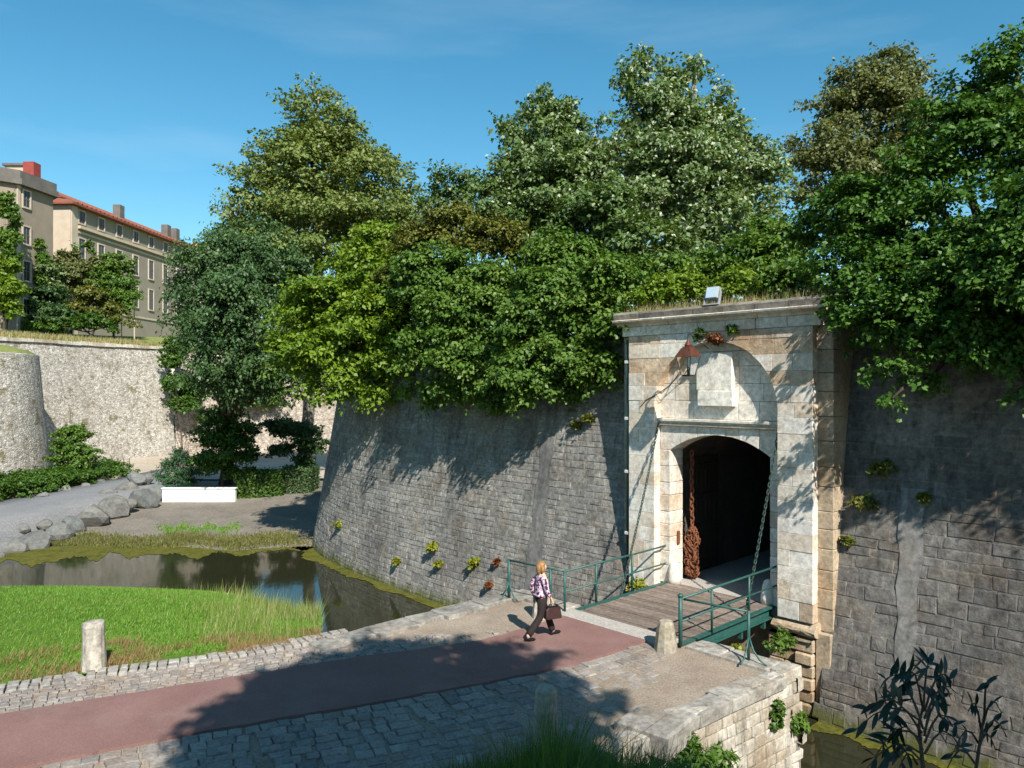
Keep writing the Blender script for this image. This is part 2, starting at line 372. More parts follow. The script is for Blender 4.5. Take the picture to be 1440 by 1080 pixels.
leaf_mat('leaf_plane', [(0.095, 0.135, 0.03), (0.135, 0.185, 0.042), (0.175, 0.215, 0.058), (0.23, 0.25, 0.09)], 0.30)
leaf_mat('leaf_dark', [(0.034, 0.074, 0.026), (0.05, 0.105, 0.032), (0.075, 0.135, 0.042), (0.11, 0.17, 0.065)], 0.28)
leaf_mat('leaf_bright', [(0.0825, 0.1485, 0.011), (0.1265, 0.209, 0.0154), (0.165, 0.2475, 0.022), (0.198, 0.264, 0.0385)], 0.35)
leaf_mat('leaf_shrub', [(0.0462, 0.1045, 0.0143), (0.077, 0.1485, 0.0198), (0.11, 0.187, 0.0275), (0.154, 0.22, 0.044)], 0.30)
leaf_mat('leaf_poplar', [(0.06, 0.115, 0.026), (0.098, 0.16, 0.042), (0.14, 0.2, 0.065), (0.42, 0.47, 0.32)], 0.28)
leaf_mat('leaf_olive', [(0.085, 0.108, 0.032), (0.12, 0.14, 0.045), (0.16, 0.175, 0.06), (0.19, 0.2, 0.08)], 0.3)
leaf_mat('leaf_linden', [(0.0286, 0.077, 0.011), (0.0506, 0.1188, 0.0154), (0.077, 0.1595, 0.022), (0.154, 0.231, 0.066)], 0.24, 0.5, 0.28)
leaf_mat('leaf_brown', [(0.09, 0.11, 0.018), (0.13, 0.145, 0.026), (0.175, 0.165, 0.036)], 0.3)
leaf_mat('leaf_hedge', [(0.035, 0.085, 0.010), (0.06, 0.125, 0.014), (0.085, 0.155, 0.02)], 0.25)
leaf_mat('leaf_blue', [(0.030, 0.085, 0.035), (0.045, 0.115, 0.045), (0.06, 0.14, 0.055)], 0.25)
leaf_mat('leaf_yellow', [(0.14, 0.17, 0.015), (0.22, 0.24, 0.02), (0.28, 0.26, 0.03)], 0.3)
leaf_mat('leaf_rust', [(0.13, 0.05, 0.02), (0.22, 0.08, 0.035), (0.26, 0.13, 0.06)], 0.3)
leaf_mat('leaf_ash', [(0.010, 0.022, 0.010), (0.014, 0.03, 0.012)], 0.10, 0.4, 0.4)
leaf_mat('blade', [(0.075, 0.185, 0.012), (0.105, 0.235, 0.018), (0.135, 0.265, 0.03), (0.20, 0.27, 0.06)], 0.3)
leaf_mat('blade_dry', [(0.16, 0.19, 0.05), (0.26, 0.25, 0.09), (0.34, 0.29, 0.14), (0.30, 0.20, 0.09)], 0.3)
leaf_mat('blade_tall', [(0.11, 0.20, 0.025), (0.16, 0.24, 0.04), (0.24, 0.27, 0.08), (0.34, 0.31, 0.15)], 0.3)
leaf_mat('blade_olive', [(0.085, 0.095, 0.018), (0.12, 0.13, 0.028), (0.15, 0.15, 0.045), (0.19, 0.165, 0.07)], 0.25)
leaf_mat('blade_rust', [(0.22, 0.13, 0.06), (0.30, 0.19, 0.09), (0.20, 0.17, 0.06)], 0.3)
leaf_mat('blade_dark', [(0.035, 0.095, 0.010), (0.055, 0.125, 0.014), (0.08, 0.15, 0.02)], 0.3)

# ------------------------------------------------------------------ helpers
WORLD = {}                                # object -> world matrix (for parents)
def put(o, parent=None, W=None):
    """link o at world matrix W under parent"""
    COL.objects.link(o)
    W = W or Matrix.Identity(4)
    if parent is not None:
        o.parent = parent
        o.matrix_basis = WORLD[parent.name].inverted() @ W
    else:
        o.matrix_basis = W
    return o
def tag(o, label=None, cat=None, group=None, kind=None):
    if label: o['label'] = label
    if cat: o['category'] = cat
    if group: o['group'] = group
    if kind: o['kind'] = kind
    return o
def thing(name, label, cat, loc=(0, 0, 0), rotz=0.0, group=None):
    o = bpy.data.objects.new(name, None)
    o.empty_display_size = 0.2
    W = Matrix.Translation(Vector(loc)) @ Matrix.Rotation(rotz, 4, 'Z')
    put(o, None, W)
    WORLD[o.name] = W
    return tag(o, label, cat, group)
def mesh_np(name, V, FQ, attr=None, mat=None):
    V = np.asarray(V, dtype=np.float32); FQ = np.asarray(FQ, dtype=np.int32)
    me = bpy.data.meshes.new(name)
    n, k = FQ.shape
    me.vertices.add(len(V)); me.vertices.foreach_set('co', V.ravel())
    me.loops.add(n * k); me.loops.foreach_set('vertex_index', FQ.ravel())
    me.polygons.add(n); me.polygons.foreach_set('loop_start', np.arange(0, n * k, k, dtype=np.int32))
    if attr is not None:
        a = me.attributes.new('rnd', 'FLOAT', 'FACE'); a.data.foreach_set('value', np.asarray(attr, dtype=np.float32))
    if mat: me.materials.append(MATS[mat])
    me.update(calc_edges=True)
    return me

class MB:
    """collects shapes; build() makes one mesh object of them"""
    def __init__(self): self.v = []; self.f = []; self.r = []
    def add(self, vs_, fs_, r=None):
        o = len(self.v); self.v += [tuple(p) for p in vs_]; self.f += [tuple(i + o for i in f) for f in fs_]
        rr = random.random() if r is None else r
        self.r += [rr] * len(fs_)
        return self
    def box(self, x0, x1, y0, y1, z0, z1, c=0.0):
        if c <= 0:
            self.add([(x0, y0, z0), (x1, y0, z0), (x1, y1, z0), (x0, y1, z0), (x0, y0, z1), (x1, y0, z1), (x1, y1, z1), (x0, y1, z1)],
                     [(0, 3, 2, 1), (4, 5, 6, 7), (0, 1, 5, 4), (1, 2, 6, 5), (2, 3, 7, 6), (3, 0, 4, 7)])
        else:
            bm = bmesh.new(); bmesh.ops.create_cube(bm, size=1)
            for v in bm.verts: v.co = Vector(((x0 + x1) / 2 + v.co.x * (x1 - x0), (y0 + y1) / 2 + v.co.y * (y1 - y0), (z0 + z1) / 2 + v.co.z * (z1 - z0)))
            bmesh.ops.bevel(bm, geom=list(bm.edges), offset=c, segments=1, affect='EDGES')
            bm.verts.index_update()
            self.add([v.co for v in bm.verts], [[v.index for v in f.verts] for f in bm.faces]); bm.free()
        return self
    def prism(self, poly, y0, y1, c=0.012):
        """poly of (x, z) counter-clockwise seen from -y; front face at y0, chamfered"""
        n = len(poly)
        cx = sum(p[0] for p in poly) / n; cz = sum(p[1] for p in poly) / n
        fr = []
        for x, z in poly:
            d = math.hypot(cx - x, cz - z) or 1
            k = min(0.4, 1.4 * c / d); fr.append((x + (cx - x) * k, y0, z + (cz - z) * k))
        sd = [(x, y0 + c, z) for x, z in poly]; bk = [(x, y1, z) for x, z in poly]
        fs_ = [tuple(range(n))]
        for i in range(n):
            j = (i + 1) % n
            fs_.append((n + i, n + j, j, i)); fs_.append((2 * n + i, 2 * n + j, n + j, n + i))
        fs_.append(tuple(range(3 * n - 1, 2 * n - 1, -1)))
        return self.add(fr + sd + bk, fs_)
    def tube(self, pts, rad, seg=8, cap=True, r=None):
        pts = [Vector(p) for p in pts]; n = len(pts)
        if not isinstance(rad, (list, tuple)): rad = [rad] * n
        vs_ = []; fs_ = []; up = None
        for i, p in enumerate(pts):
            t = (pts[min(i + 1, n - 1)] - pts[max(i - 1, 0)]).normalized()
            if up is None: up = t.orthogonal().normalized()
            up = (up - t * up.dot(t)).normalized() if (up - t * up.dot(t)).length > 1e-5 else t.orthogonal().normalized()
            bi = t.cross(up)
            for k in range(seg):
                a = 2 * math.pi * k / seg
                vs_.append(p + (up * math.cos(a) + bi * math.sin(a)) * rad[i])
        for i in range(n - 1):
            for k in range(seg):
                a = i * seg + k; b_ = i * seg + (k + 1) % seg
                fs_.append((a, b_, b_ + seg, a + seg))
        if cap: fs_.append(tuple(range(seg - 1, -1, -1))); fs_.append(tuple((n - 1) * seg + k for k in range(seg)))
        return self.add(vs_, fs_, r)
    def lathe(self, prof, c=(0, 0, 0), seg=14, jit=0.0, sx=1.0, sy=1.0):
        vs_ = []; fs_ = []; n = len(prof)
        for i, (r_, z) in enumerate(prof):
            for k in range(seg):
                a = 2 * math.pi * k / seg; q = r_ * (1 + random.uniform(-jit, jit))
                vs_.append((c[0] + q * math.cos(a) * sx, c[1] + q * math.sin(a) * sy, c[2] + z + random.uniform(-jit, jit) * 0.1))
        for i in range(n - 1):
            for k in range(seg):
                a = i * seg + k; b_ = i * seg + (k + 1) % seg
                fs_.append((a, b_, b_ + seg, a + seg))
        fs_.append(tuple(range(seg - 1, -1, -1))); fs_.append(tuple((n - 1) * seg + k for k in range(seg)))
        return self.add(vs_, fs_)
    def sheet(self, pts): return self.add(pts, [tuple(range(len(pts)))])
    def build(self, name, mat, parent=None, M=None, smooth=False):
        """vertices are in the space M (default world); the object's origin is its parent's, or its own centre bottom"""
        M = M or Matrix.Identity(4)
        P = WORLD[parent.name] if parent is not None else None
        co = [M @ Vector(v) for v in self.v]
        if P is None:
            c = sum(co, Vector()) / len(co); c.z = min(v.z for v in co); W = Matrix.Translation(c)
        else: W = P
        Wi = W.inverted()
        me = bpy.data.meshes.new(name)
        me.from_pydata([Wi @ v for v in co], [], self.f)
        a = me.attributes.new('rnd', 'FLOAT', 'FACE'); a.data.foreach_set('value', self.r)
        me.materials.append(MATS[mat])
        if smooth:
            for p in me.polygons: p.use_smooth = True
        me.update()
        o = bpy.data.objects.new(name, me)
        put(o, parent, W)
        WORLD[o.name] = W
        return o
def struct(o): o['kind'] = 'structure'; return o
def stuff(o): o['kind'] = 'stuff'; return o
def np_obj(name, V, FQ, attr, mat, parent=None, smooth=False):
    V = np.asarray(V, dtype=np.float64)
    if parent is not None: W = WORLD[parent.name]
    else:
        c = V.mean(axis=0); W = Matrix.Translation((c[0], c[1], V[:, 2].min()))
    Wi = np.array(W.inverted())
    Vl = V @ Wi[:3, :3].T + Wi[:3, 3]
    me = mesh_np(name, Vl, FQ, attr, mat)
    if smooth: me.polygons.foreach_set('use_smooth', np.ones(len(me.polygons), dtype=bool))
    o = bpy.data.objects.new(name, me)
    put(o, parent, W); WORLD[o.name] = W
    return o

# --- stones: a handful of uneven chamfered blocks, front towards -y
def stone_template(seed, inset=0.03, dep=0.10, rag=0.03):
    rr = random.Random(seed)
    def j(a): return rr.uniform(-a, a)
    bk = [(-.5, .5, -.5), (.5, .5, -.5), (.5, .5, .5), (-.5, .5, .5)]
    sd = [(x + j(rag * .5), -.5 + dep, z + j(rag * 1.2)) for x, y, z in bk]
    fr = [(x * (1 - inset * 2) + j(rag), -.5 + j(0.03), z * (1 - inset * 4) + j(rag * 2)) for x, y, z in bk]
    mid = (j(.15), -.5 - 0.01 + j(.03), j(.12))
    V = bk + sd + fr + [mid]
    Fq = []
    for i in range(4):
        k = (i + 1) % 4
        Fq.append((i + 0, k + 0, k + 4, i + 4)); Fq.append((i + 4, k + 4, k + 8, i + 8))
    Ft = [(8 + i, 8 + (i + 1) % 4, 12, 12) for i in range(4)]
    return np.array(V), Fq, [(8 + i, 8 + (i + 1) % 4, 12) for i in range(4)]
TEMPL = [stone_template(i) for i in range(8)]
TMESH = {}
def tmesh(name, mat, k):
    key = (name, mat, k)
    if key not in TMESH:
        V, fq, ft = TEMPL[k]
        me = bpy.data.meshes.new(name); me.from_pydata([tuple(v) for v in V], [], fq + ft); me.materials.append(MATS[mat]); me.update(); TMESH[key] = me
    return TMESH[key]
def lay_stones(parent, specs, name, plural, mat, n_ind=300, rank=None):
    """specs: list of 4x4 world matrices. The n_ind that show largest become objects of their own, the rest one stuff part"""
    sc = []
    for W in specs:
        p = W.translation; q = 0.0
        if p.y > 1:
            x, y = proj(p)
            if -15 < x < 1455 and -15 < y < 1095:
                ux = W.col[0].xyz; uz = W.col[2].xyz
                q = ux.cross(uz).length * abs((p - cam_o.location).normalized().dot(W.col[1].xyz.normalized())) / (p - cam_o.location).length_squared
                if rank: q *= rank(p, x, y)
        sc.append(q)
    order = sorted(range(len(specs)), key=lambda i: -sc[i])
    ind = [i for i in order[:n_ind] if sc[i] > 0]
    iset = set(ind)
    for i in ind:
        o = bpy.data.objects.new(name, tmesh(name, mat, i % 8)); put(o, parent, specs[i])
    rest = [i for i in range(len(specs)) if i not in iset]
    if rest:
        VV = []; FF = []; RR = []; off = 0
        for i in rest:
            V, fq, ft = TEMPL[i % 8]
            M4 = np.array(specs[i]); VV.append(V @ M4[:3, :3].T + M4[:3, 3])
            FF += [tuple(a + off for a in f) for f in fq] + [(f[0] + off, f[1] + off, f[2] + off) for f in ft]
            RR += [random.random()] * (len(fq) + len(ft)); off += len(V)
        mb = MB(); mb.v = [tuple(v) for v in np.vstack(VV)]; mb.f = FF; mb.r = RR
        o = mb.build(plural, mat, parent); stuff(o)
def frame(p, t, inn, up, l, d, h):
    M4 = Matrix.Identity(4)
    M4.col[0].xyz = t * l; M4.col[1].xyz = inn * d; M4.col[2].xyz = up * h; M4.translation = p
    return M4
def catmull(pts, n):
    out = []
    P = [Vector(p) for p in pts]; P = [P[0] * 2 - P[1]] + P + [P[-1] * 2 - P[-2]]
    for i in range(1, len(P) - 2):
        for k in range(n):
            t = k / n
            out.append(0.5 * ((2 * P[i]) + (P[i + 1] - P[i - 1]) * t + (2 * P[i - 1] - 5 * P[i] + 4 * P[i + 1] - P[i + 2]) * t * t + (3 * P[i] - P[i - 1] - 3 * P[i + 1] + P[i + 2]) * t ** 3))
    out.append(P[-2]); return out
class Path:
    """arc-length path in the plane with inward normals (left of travel or right)"""
    def __init__(self, pts, side):
        self.p = [Vector((a[0], a[1], 0)) for a in pts]; self.s = [0]
        for a, b_ in zip(self.p, self.p[1:]): self.s.append(self.s[-1] + (b_ - a).length)
        self.len = self.s[-1]; self.side = side
    def at(self, s):
        s = min(max(s, 0), self.len - 1e-6); i = 0
        lo, hi = 0, len(self.s) - 1
        while hi - lo > 1:
            mid = (lo + hi) // 2
            if self.s[mid] <= s: lo = mid
            else: hi = mid
        a, b_ = self.p[lo], self.p[lo + 1]; t = (s - self.s[lo]) / (self.s[lo + 1] - self.s[lo])
        tg = (b_ - a).normalized()
        return a.lerp(b_, t), tg, Vector((-tg.y, tg.x, 0)) * self.side
def masonry(parent, path, z0, z1, batter, ch, lr, name, plural, mat, n_ind=300, s_range=None, depth=0.3, gap=0.018, proud=0.05, zref=None, rank=None, skip=None):
    zref = z0 if zref is None else zref
    specs = []; z = z0; s0, s1 = s_range or (0, path.len)
    k = math.sqrt(1 + batter * batter)
    while z < z1:
        h = random.uniform(*ch); s = s0 - random.uniform(0, lr[1])
        while s < s1:
            l = random.uniform(*lr); sc_ = s + l / 2; s += l
            if sc_ < s0 or sc_ > s1: continue
            p, t, inn = path.at(sc_)
            zc = z + h / 2
            if skip and skip(sc_, zc): continue
            up = (inn * batter + Vector((0, 0, 1))) / k
            nin = (inn - Vector((0, 0, batter))) / k
            pos_ = p + inn * (batter * (zc - zref)) + Vector((0, 0, zc)) + nin * (depth / 2 - proud + random.uniform(-0.009, 0.009))
            tt = t
            a_ = random.gauss(0, .012); up, tt = up * math.cos(a_) + tt * math.sin(a_), tt * math.cos(a_) - up * math.sin(a_)
            if tt.cross(nin).dot(up) < 0: tt = -tt
            specs.append(frame(pos_, tt, nin, up, l - gap, depth, h - gap))
        z += h
    lay_stones(parent, specs, name, plural, mat, n_ind, rank)
def wall_core(parent, path, z0, z1, batter, mat, zref=None, thick=1.2, step=0.8, name='core'):
    zref = z0 if zref is None else zref
    mb = MB(); n = max(2, int(path.len / step)); vs_ = []; fs_ = []
    zs = np.linspace(z0, z1, 6)
    for i in range(n + 1):
        p, t, inn = path.at(path.len * i / n)
        for z in zs: vs_.append(p + inn * (batter * (z - zref)) + Vector((0, 0, z)))
        vs_.append(p + inn * (batter * (z1 - zref) + thick) + Vector((0, 0, z1)))
    m_ = len(zs) + 1
    for i in range(n):
        for k in range(m_ - 1): fs_.append((i * m_ + k, (i + 1) * m_ + k, (i + 1) * m_ + k + 1, i * m_ + k + 1))
    mb.add(vs_, fs_, 0.4)
    return mb.build(name, mat, parent)

# --- foliage
def unit(a): return a / np.maximum(np.linalg.norm(a, axis=1, keepdims=True), 1e-9)
def leaf_quads(P, D, N, Ln, Wd, fold=0.12):
    D = unit(D); S = unit(np.cross(N, D)); N2 = np.cross(D, S)
    Ln = Ln[:, None]; Wd = Wd[:, None]
    v0 = P; v1 = P + D * Ln * .45 + S * Wd * .5 + N2 * Wd * fold; v2 = P + D * Ln - N2 * Ln * .12; v3 = P + D * Ln * .45 - S * Wd * .5 + N2 * Wd * fold
    V = np.stack([v0, v1, v2, v3], 1).reshape(-1, 3)
    return V, np.arange(len(P) * 4).reshape(-1, 4)
def crown_points(lobes, n_spray, shell=0.62, rng=RNG, lump=0.29):
    """spray centres gathered on boughs (sub-clumps) that cover uneven lobes, with gaps between the boughs"""
    L_ = np.array(lobes, dtype=float)
    area = L_[:, 3] * L_[:, 5]
    nb = np.maximum(5, (26 * area / area.mean()) ** .75 * 2.0).astype(int)
    bc = []; br_ = []; bd = []; bt = []
    for l, k in zip(L_, nb):
        d = unit(rng.normal(size=(k, 3))); d[:, 2] = np.where(d[:, 2] < -.5, -d[:, 2], d[:, 2])
        r_ = (shell + (1 - shell) * rng.random(k) ** .5) * rng.uniform(.82, 1.12, k)
        bc.append(l[:3] + d * r_[:, None] * l[3:6] * .86); bd.append(d)
        br_.append(np.stack([l[3:6] * np.array([1.25, 1.25, .55])] * k) * (lump * rng.uniform(.6, 1.3, k))[:, None]); bt.append(rng.random(k))
    bc = np.concatenate(bc); br_ = np.concatenate(br_); bd = np.concatenate(bd); bt = np.concatenate(bt)
    w = br_[:, 0] * br_[:, 2]; w = w / w.sum()
    i = rng.choice(len(bc), n_spray, p=w)
    e = unit(rng.normal(size=(n_spray, 3))); e[:, 2] = np.where(rng.random(n_spray) < .55, np.abs(e[:, 2]), e[:, 2])
    P = bc[i] + e * br_[i] * (rng.random(n_spray) ** .45)[:, None]
    D = unit(e * .75 + bd[i] * .6)
    core = rng.random(n_spray) < .16                      # shaded inner leaves round the limbs
    li = rng.choice(len(L_), n_spray, p=area / area.sum())
    ce = unit(rng.normal(size=(n_spray, 3))); cp = L_[li, :3] + ce * L_[li, 3:6] * (rng.random(n_spray) ** .5 * .5)[:, None]
    P[core] = cp[core]; D[core] = ce[core]
    return P, D, bt[i]
def foliage(lobes, n_spray, per, size, spray_r, mat, name, parent, shell=0.62, droop=0.0, up=0.6, squash=0.5, pale=0.0, rng=RNG, lump=.29, aspect=0.7):
    C, D, tone = crown_points(lobes, n_spray, shell, rng=rng, lump=lump)
    n = n_spray * per
    ci = np.repeat(np.arange(n_spray), per)
    sr = spray_r * .6 * rng.uniform(0.6, 1.35, n_spray)
    # each spray is a flattened bough reaching outwards
    ax = unit(D * np.array([1, 1, 0.45]) + rng.normal(scale=.35, size=D.shape) + np.array([0, 0, -droop]))
    along = rng.uniform(-0.6, 1.0, n)
    off = rng.normal(size=(n, 3)) * np.array([1, 1, squash])
    off = off / np.maximum(1, np.linalg.norm(off, axis=1, keepdims=True) / 1.6)
    taper = (1.05 - 0.55 * np.clip(along, 0, 1))[:, None]
    P = C[ci] + ax[ci] * (along * sr[ci])[:, None] + off * sr[ci][:, None] * .42 * taper
    P[:, 2] -= droop * sr[ci] * np.clip(along, 0, 1) ** 2 * .8
    N = unit(D[ci] * 0.55 + np.array([0, 0, up]) + rng.normal(scale=.55, size=(n, 3)))
    LD = unit(ax[ci] * .6 + rng.normal(scale=.8, size=(n, 3)) + np.array([0, 0, -0.25 - droop]))
    LD = unit(LD - N * (LD * N).sum(1, keepdims=True) * .8)
    Ls = size * rng.uniform(0.6, 1.3, n)
    V, Q = leaf_quads(P, LD, N, Ls, Ls * aspect)
    clump = .75 * tone + .25 * rng.random(n_spray)
    a = np.clip(0.62 * clump[ci] + 0.25 * rng.random(n), 0, 0.80)
    if pale: a = np.where(rng.random(n) < pale, 0.8 + 0.2 * rng.random(n), a * .85)
    o = np_obj(name, V, Q, a, mat, parent)
    return o, C
def limbs(mb, base, tops, r0, rng=random, fork=0.45):
    base = Vector(base)
    for tp in tops:
        tp = Vector(tp); mid = base.lerp(tp, .5) + Vector((rng.uniform(-.06, .06), rng.uniform(-.06, .06), 0.04)) * (tp - base).length
        mb.tube([base, base.lerp(mid, .5), mid, mid.lerp(tp, .55), tp], [r0, r0 * .82, r0 * .62, r0 * .4, r0 * .15], 6)
def tree(name, label, cat, base, lobes, mat, n_spray, per, size, spray_r, trunk_r=0.25, bark='bark', group=None, fork_z=None, twigs=60, **kw):
    t = thing(name, label, cat, base, 0, group)
    o, C = foliage(lobes, n_spray, per, size, spray_r, mat, 'crown' if cat == 'tree' else 'foliage', t, **kw)
    mb = MB(); b0 = Vector(base); cen = sum((Vector(l[:3]) for l in lobes), Vector()) / len(lobes)
    fz = fork_z if fork_z is not None else b0.z + (cen.z - b0.z) * .45
    fk = Vector((b0.x + (cen.x - b0.x) * .25, b0.y + (cen.y - b0.y) * .25, fz))
    mb.tube([b0 + Vector((0, 0, -.3)), b0.lerp(fk, .15), b0.lerp(fk, .55) + Vector((trunk_r * .3, 0, 0)), fk], [trunk_r * 1.5, trunk_r * 1.1, trunk_r * .92, trunk_r * .8], 9)
    limbs(mb, fk, [l[:3] for l in lobes], trunk_r * .6)
    if twigs:
        for i in random.sample(range(len(C)), min(twigs, len(C))):
            p = Vector(C[i]); l = min(lobes, key=lambda q: (Vector(q[:3]) - p).length); q = Vector(l[:3])
            mb.tube([q, q.lerp(p, .5) + Vector((0, 0, .05)), p], [trunk_r * .16, trunk_r * .1, trunk_r * .04], 4)
    mb.build('trunk' if cat == 'tree' else 'stem', bark, t, smooth=True)
    return t
def pl(items, dz=1.0, ry=1.0):           # lobes given as (px, py, radius px, depth)
    out = []
    for px, py, rp, d in items:
        c = at(px, py, d); r_ = rp / F * d; out.append((c.x, c.y, c.z, r_, r_ * ry, r_ * dz))
    return out
def blades(P, H, Wd, lean, mat, name, parent=None, segs=2, rng=RNG, sag=0.3, a=None):
    n = len(P); az = rng.uniform(0, 2 * np.pi, n); la = np.abs(rng.normal(scale=lean, size=n))
    hd = np.stack([np.cos(az), np.sin(az), np.zeros(n)], 1); sd = np.stack([-np.sin(az + .6), np.cos(az + .6), np.zeros(n)], 1)
    rows = []
    for k in range(segs + 1):
        t = k / segs
        c = P + hd * (H * (la * t + sag * la * t * t))[:, None] + np.array([0, 0, 1]) * (H * (t - 0.25 * la * t * t))[:, None]
        w = (Wd * (1 - t * .96) * .5)[:, None]
        rows.append(c - sd * w); rows.append(c + sd * w)
    V = np.stack(rows, 1); m_ = V.shape[1]
    base = np.arange(n)[:, None] * m_
    Q = np.concatenate([base + np.array([[2 * k, 2 * k + 1, 2 * k + 3, 2 * k + 2]]) for k in range(segs)], 0)
    at_ = rng.random(n) if a is None else a
    return np_obj(name, V.reshape(-1, 3), Q, np.tile(at_, segs), mat, parent)

# ================================================================== THE SETTING
def inside(poly, x, y):
    r_ = False; n = len(poly); j = n - 1
    for i in range(n):
        xi, yi = poly[i][0], poly[i][1]; xj, yj = poly[j][0], poly[j][1]
        if (yi > y) != (yj > y) and x < (xj - xi) * (y - yi) / (yj - yi) + xi: r_ = not r_
        j = i
    return r_
def grid_obj(name, P, mat, smooth=True):
    n, k = P.shape[:2]
    a = np.arange(n * k).reshape(n, k)
    Q = np.stack([a[:-1, :-1], a[1:, :-1], a[1:, 1:], a[:-1, 1:]], -1).reshape(-1, 4)
    V = P.reshape(-1, 3)
    v0, v1, v3 = V[Q[:, 0]], V[Q[:, 1]], V[Q[:, 3]]
    if np.cross(v1 - v0, v3 - v0)[:, 2].sum() < 0: Q = Q[:, ::-1]
    o = np_obj(name, V, Q, np.full(len(Q), .5), mat, None, smooth)
    return o
def wob(x, y, s=1.0, a=1.0):
    return a * (np.sin(x * 1.3 / s + 0.7 * np.sin(y * .9 / s)) * np.cos(y * 1.1 / s + .5 * np.sin(x * .7 / s)) + .5 * np.sin(x * 3.1 / s + 1.7) * np.cos(y * 2.7 / s)) / 1.5

# base ground out to the horizon (bed of the moat near by)
struct(MB().sheet([(-900, -600, -3.4), (900, -600, -3.4), (900, 1500, -3.4), (-900, 1500, -3.4)]).build('ground', 'mud'))
struct(MB().sheet([(-90, -4, WATER), (60, -4, WATER), (60, 44, WATER), (-90, 44, WATER)]).build('moat_water', 'water'))

# road edges in gate coordinates (s, m)
ROAD_FAR = catmull([(-1.45, -4.17), (-1.52, -6.5), (-2.05, -8.2), (-2.65, -9.7), (-4.35, -15.1), (-7.2, -24), (-10, -33)], 14)
ROAD_NEAR = catmull([(0.95, -4.17), (0.72, -6.6), (0.05, -8.9), (-1.5, -13.4), (-2.15, -15.6), (-4.8, -24), (-7.6, -33)], 14)
for _e in (ROAD_FAR, ROAD_NEAR):
    for _p in _e[1:]: _p.x += random.uniform(-.03, .03)
def wl(p, z=0.0): return L(p[0], p[1], z)
mb = MB(); n = len(ROAD_FAR); mm = len(ROAD_NEAR)
vs_ = [wl(p, 0.012) for p in ROAD_FAR] + [wl(p, 0.012) for p in ROAD_NEAR]
mb.add(vs_, [(i, i + 1, n + i + 1, n + i) for i in range(min(n, mm) - 1)])
n2 = min(n, mm)
for edge in (ROAD_FAR, ROAD_NEAR):
    q = [wl(p, 0.012) for p in edge] + [wl(p, -0.08) for p in edge]; m_ = len(edge)
    mb.add(q, [(i, i + 1, m_ + i + 1, m_ + i) for i in range(m_ - 1)])
o = struct(mb.build('road', 'red_asphalt'))
for p_ in o.data.polygons:
    if p_.normal.z < 0: p_.flip()

# pavement under cobbles, setts and flags
EDGE_L = [(-3.85, -3.34), (-3.9, -8.4), (-4.5, -11.4), (-5.3, -13.4), (-5.65, -14.9), (-8.4, -24), (-11.5, -33)]
EDGE_R = [(4.0, -3.34), (3.62, -8.8), (2.1, -12), (1.1, -14.5), (-.2, -18), (-2.6, -25), (-5.5, -33)]
mb = MB(); top = [wl(p, -0.045) for p in EDGE_L] + [wl(p, -0.045) for p in reversed(EDGE_R)]
bot = [Vector((p.x, p.y, -3.3)) for p in top]; n = len(top)
mb.add(top + bot, [tuple(range(n))] + [(i, n + i, n + (i + 1) % n, (i + 1) % n) for i in range(n)])
PAVE = mb.build('pavement', 'dust'); struct(PAVE)

def cobbles(path, side_in, poly, size_l, size_q, q1, name, plural, mat, n_ind, z=0.0, keep=None, q0=0.04):
    pth = Path([wl(p) for p in path], side_in); specs = []
    s = 0.0
    q = q0
    while q < q1:
        h = random.uniform(*size_q); s = -random.random() * .2
        while s < pth.len:
            l = random.uniform(*size_l); sc_ = s + l / 2; s += l
            p, t, inn = pth.at(max(0, sc_)); p = p + inn * (q + h / 2)
            sl, ml = toL(p)
            if not inside(poly, sl, ml): continue
            if keep and not keep(sl, ml): continue
            x, y = proj(p) if p.y > 1 else (-999, 0)
            if x < -200: continue
            dn = Vector((random.uniform(-.05, .05), random.uniform(-.05, .05), -1)).normalized()
            tt = (t - dn * t.dot(dn)).normalized(); up = tt.cross(dn)
            a_ = random.uniform(-.06, .06); tt, up = tt * math.cos(a_) + up * math.sin(a_), up * math.cos(a_) - tt * math.sin(a_)
            specs.append(frame(p + Vector((0, 0, z - 0.08 - min(.035, max(0, (sl - .6) * .022)) + random.uniform(-.008, .008))), tt, dn, up, l - .022, .15, h - .022))
        q += h
    lay_stones(PAVE, specs, name, plural, mat, n_ind)
NEAR_POLY = [(p.x + .04, p.y) for p in ROAD_NEAR[:-1]] + [(-5.4, -32.5), (-2.5, -25), (-.1, -18), (1.2, -14.5), (2.2, -12), (3.2, -9.6), (3.1, -8.2), (2.9, -7.0), (2.3, -5.6), (1.7, -4.5)]
def worn(sl, ml):      # the paving thins out into dust towards the platform
    k = (sl - 1.75) * .75 + (ml + 6.6) * .10
    return random.random() > k
cobbles(ROAD_NEAR, 1, NEAR_POLY, (.20, .32), (.21, .29), 4.2, 'cobble', 'cobbles', 'cobble', 300, keep=worn)
FAR_POLY = [(p.x - .04, p.y) for p in ROAD_FAR[:-1]] + [(-9.9, -32), (-8.3, -24), (-5.55, -14.9), (-5.2, -13.4), (-4.4, -11.4), (-3.3, -8.6), (-2.6, -7.2), (-1.9, -5.0)]
cobbles(ROAD_FAR, -1, FAR_POLY, (.14, .20), (.13, .17), 2.3, 'paving_stone', 'paving_stones', 'cobble', 120, keep=lambda sl, ml: random.random() > .08 + max(0, (ml + 9.5) * .22))
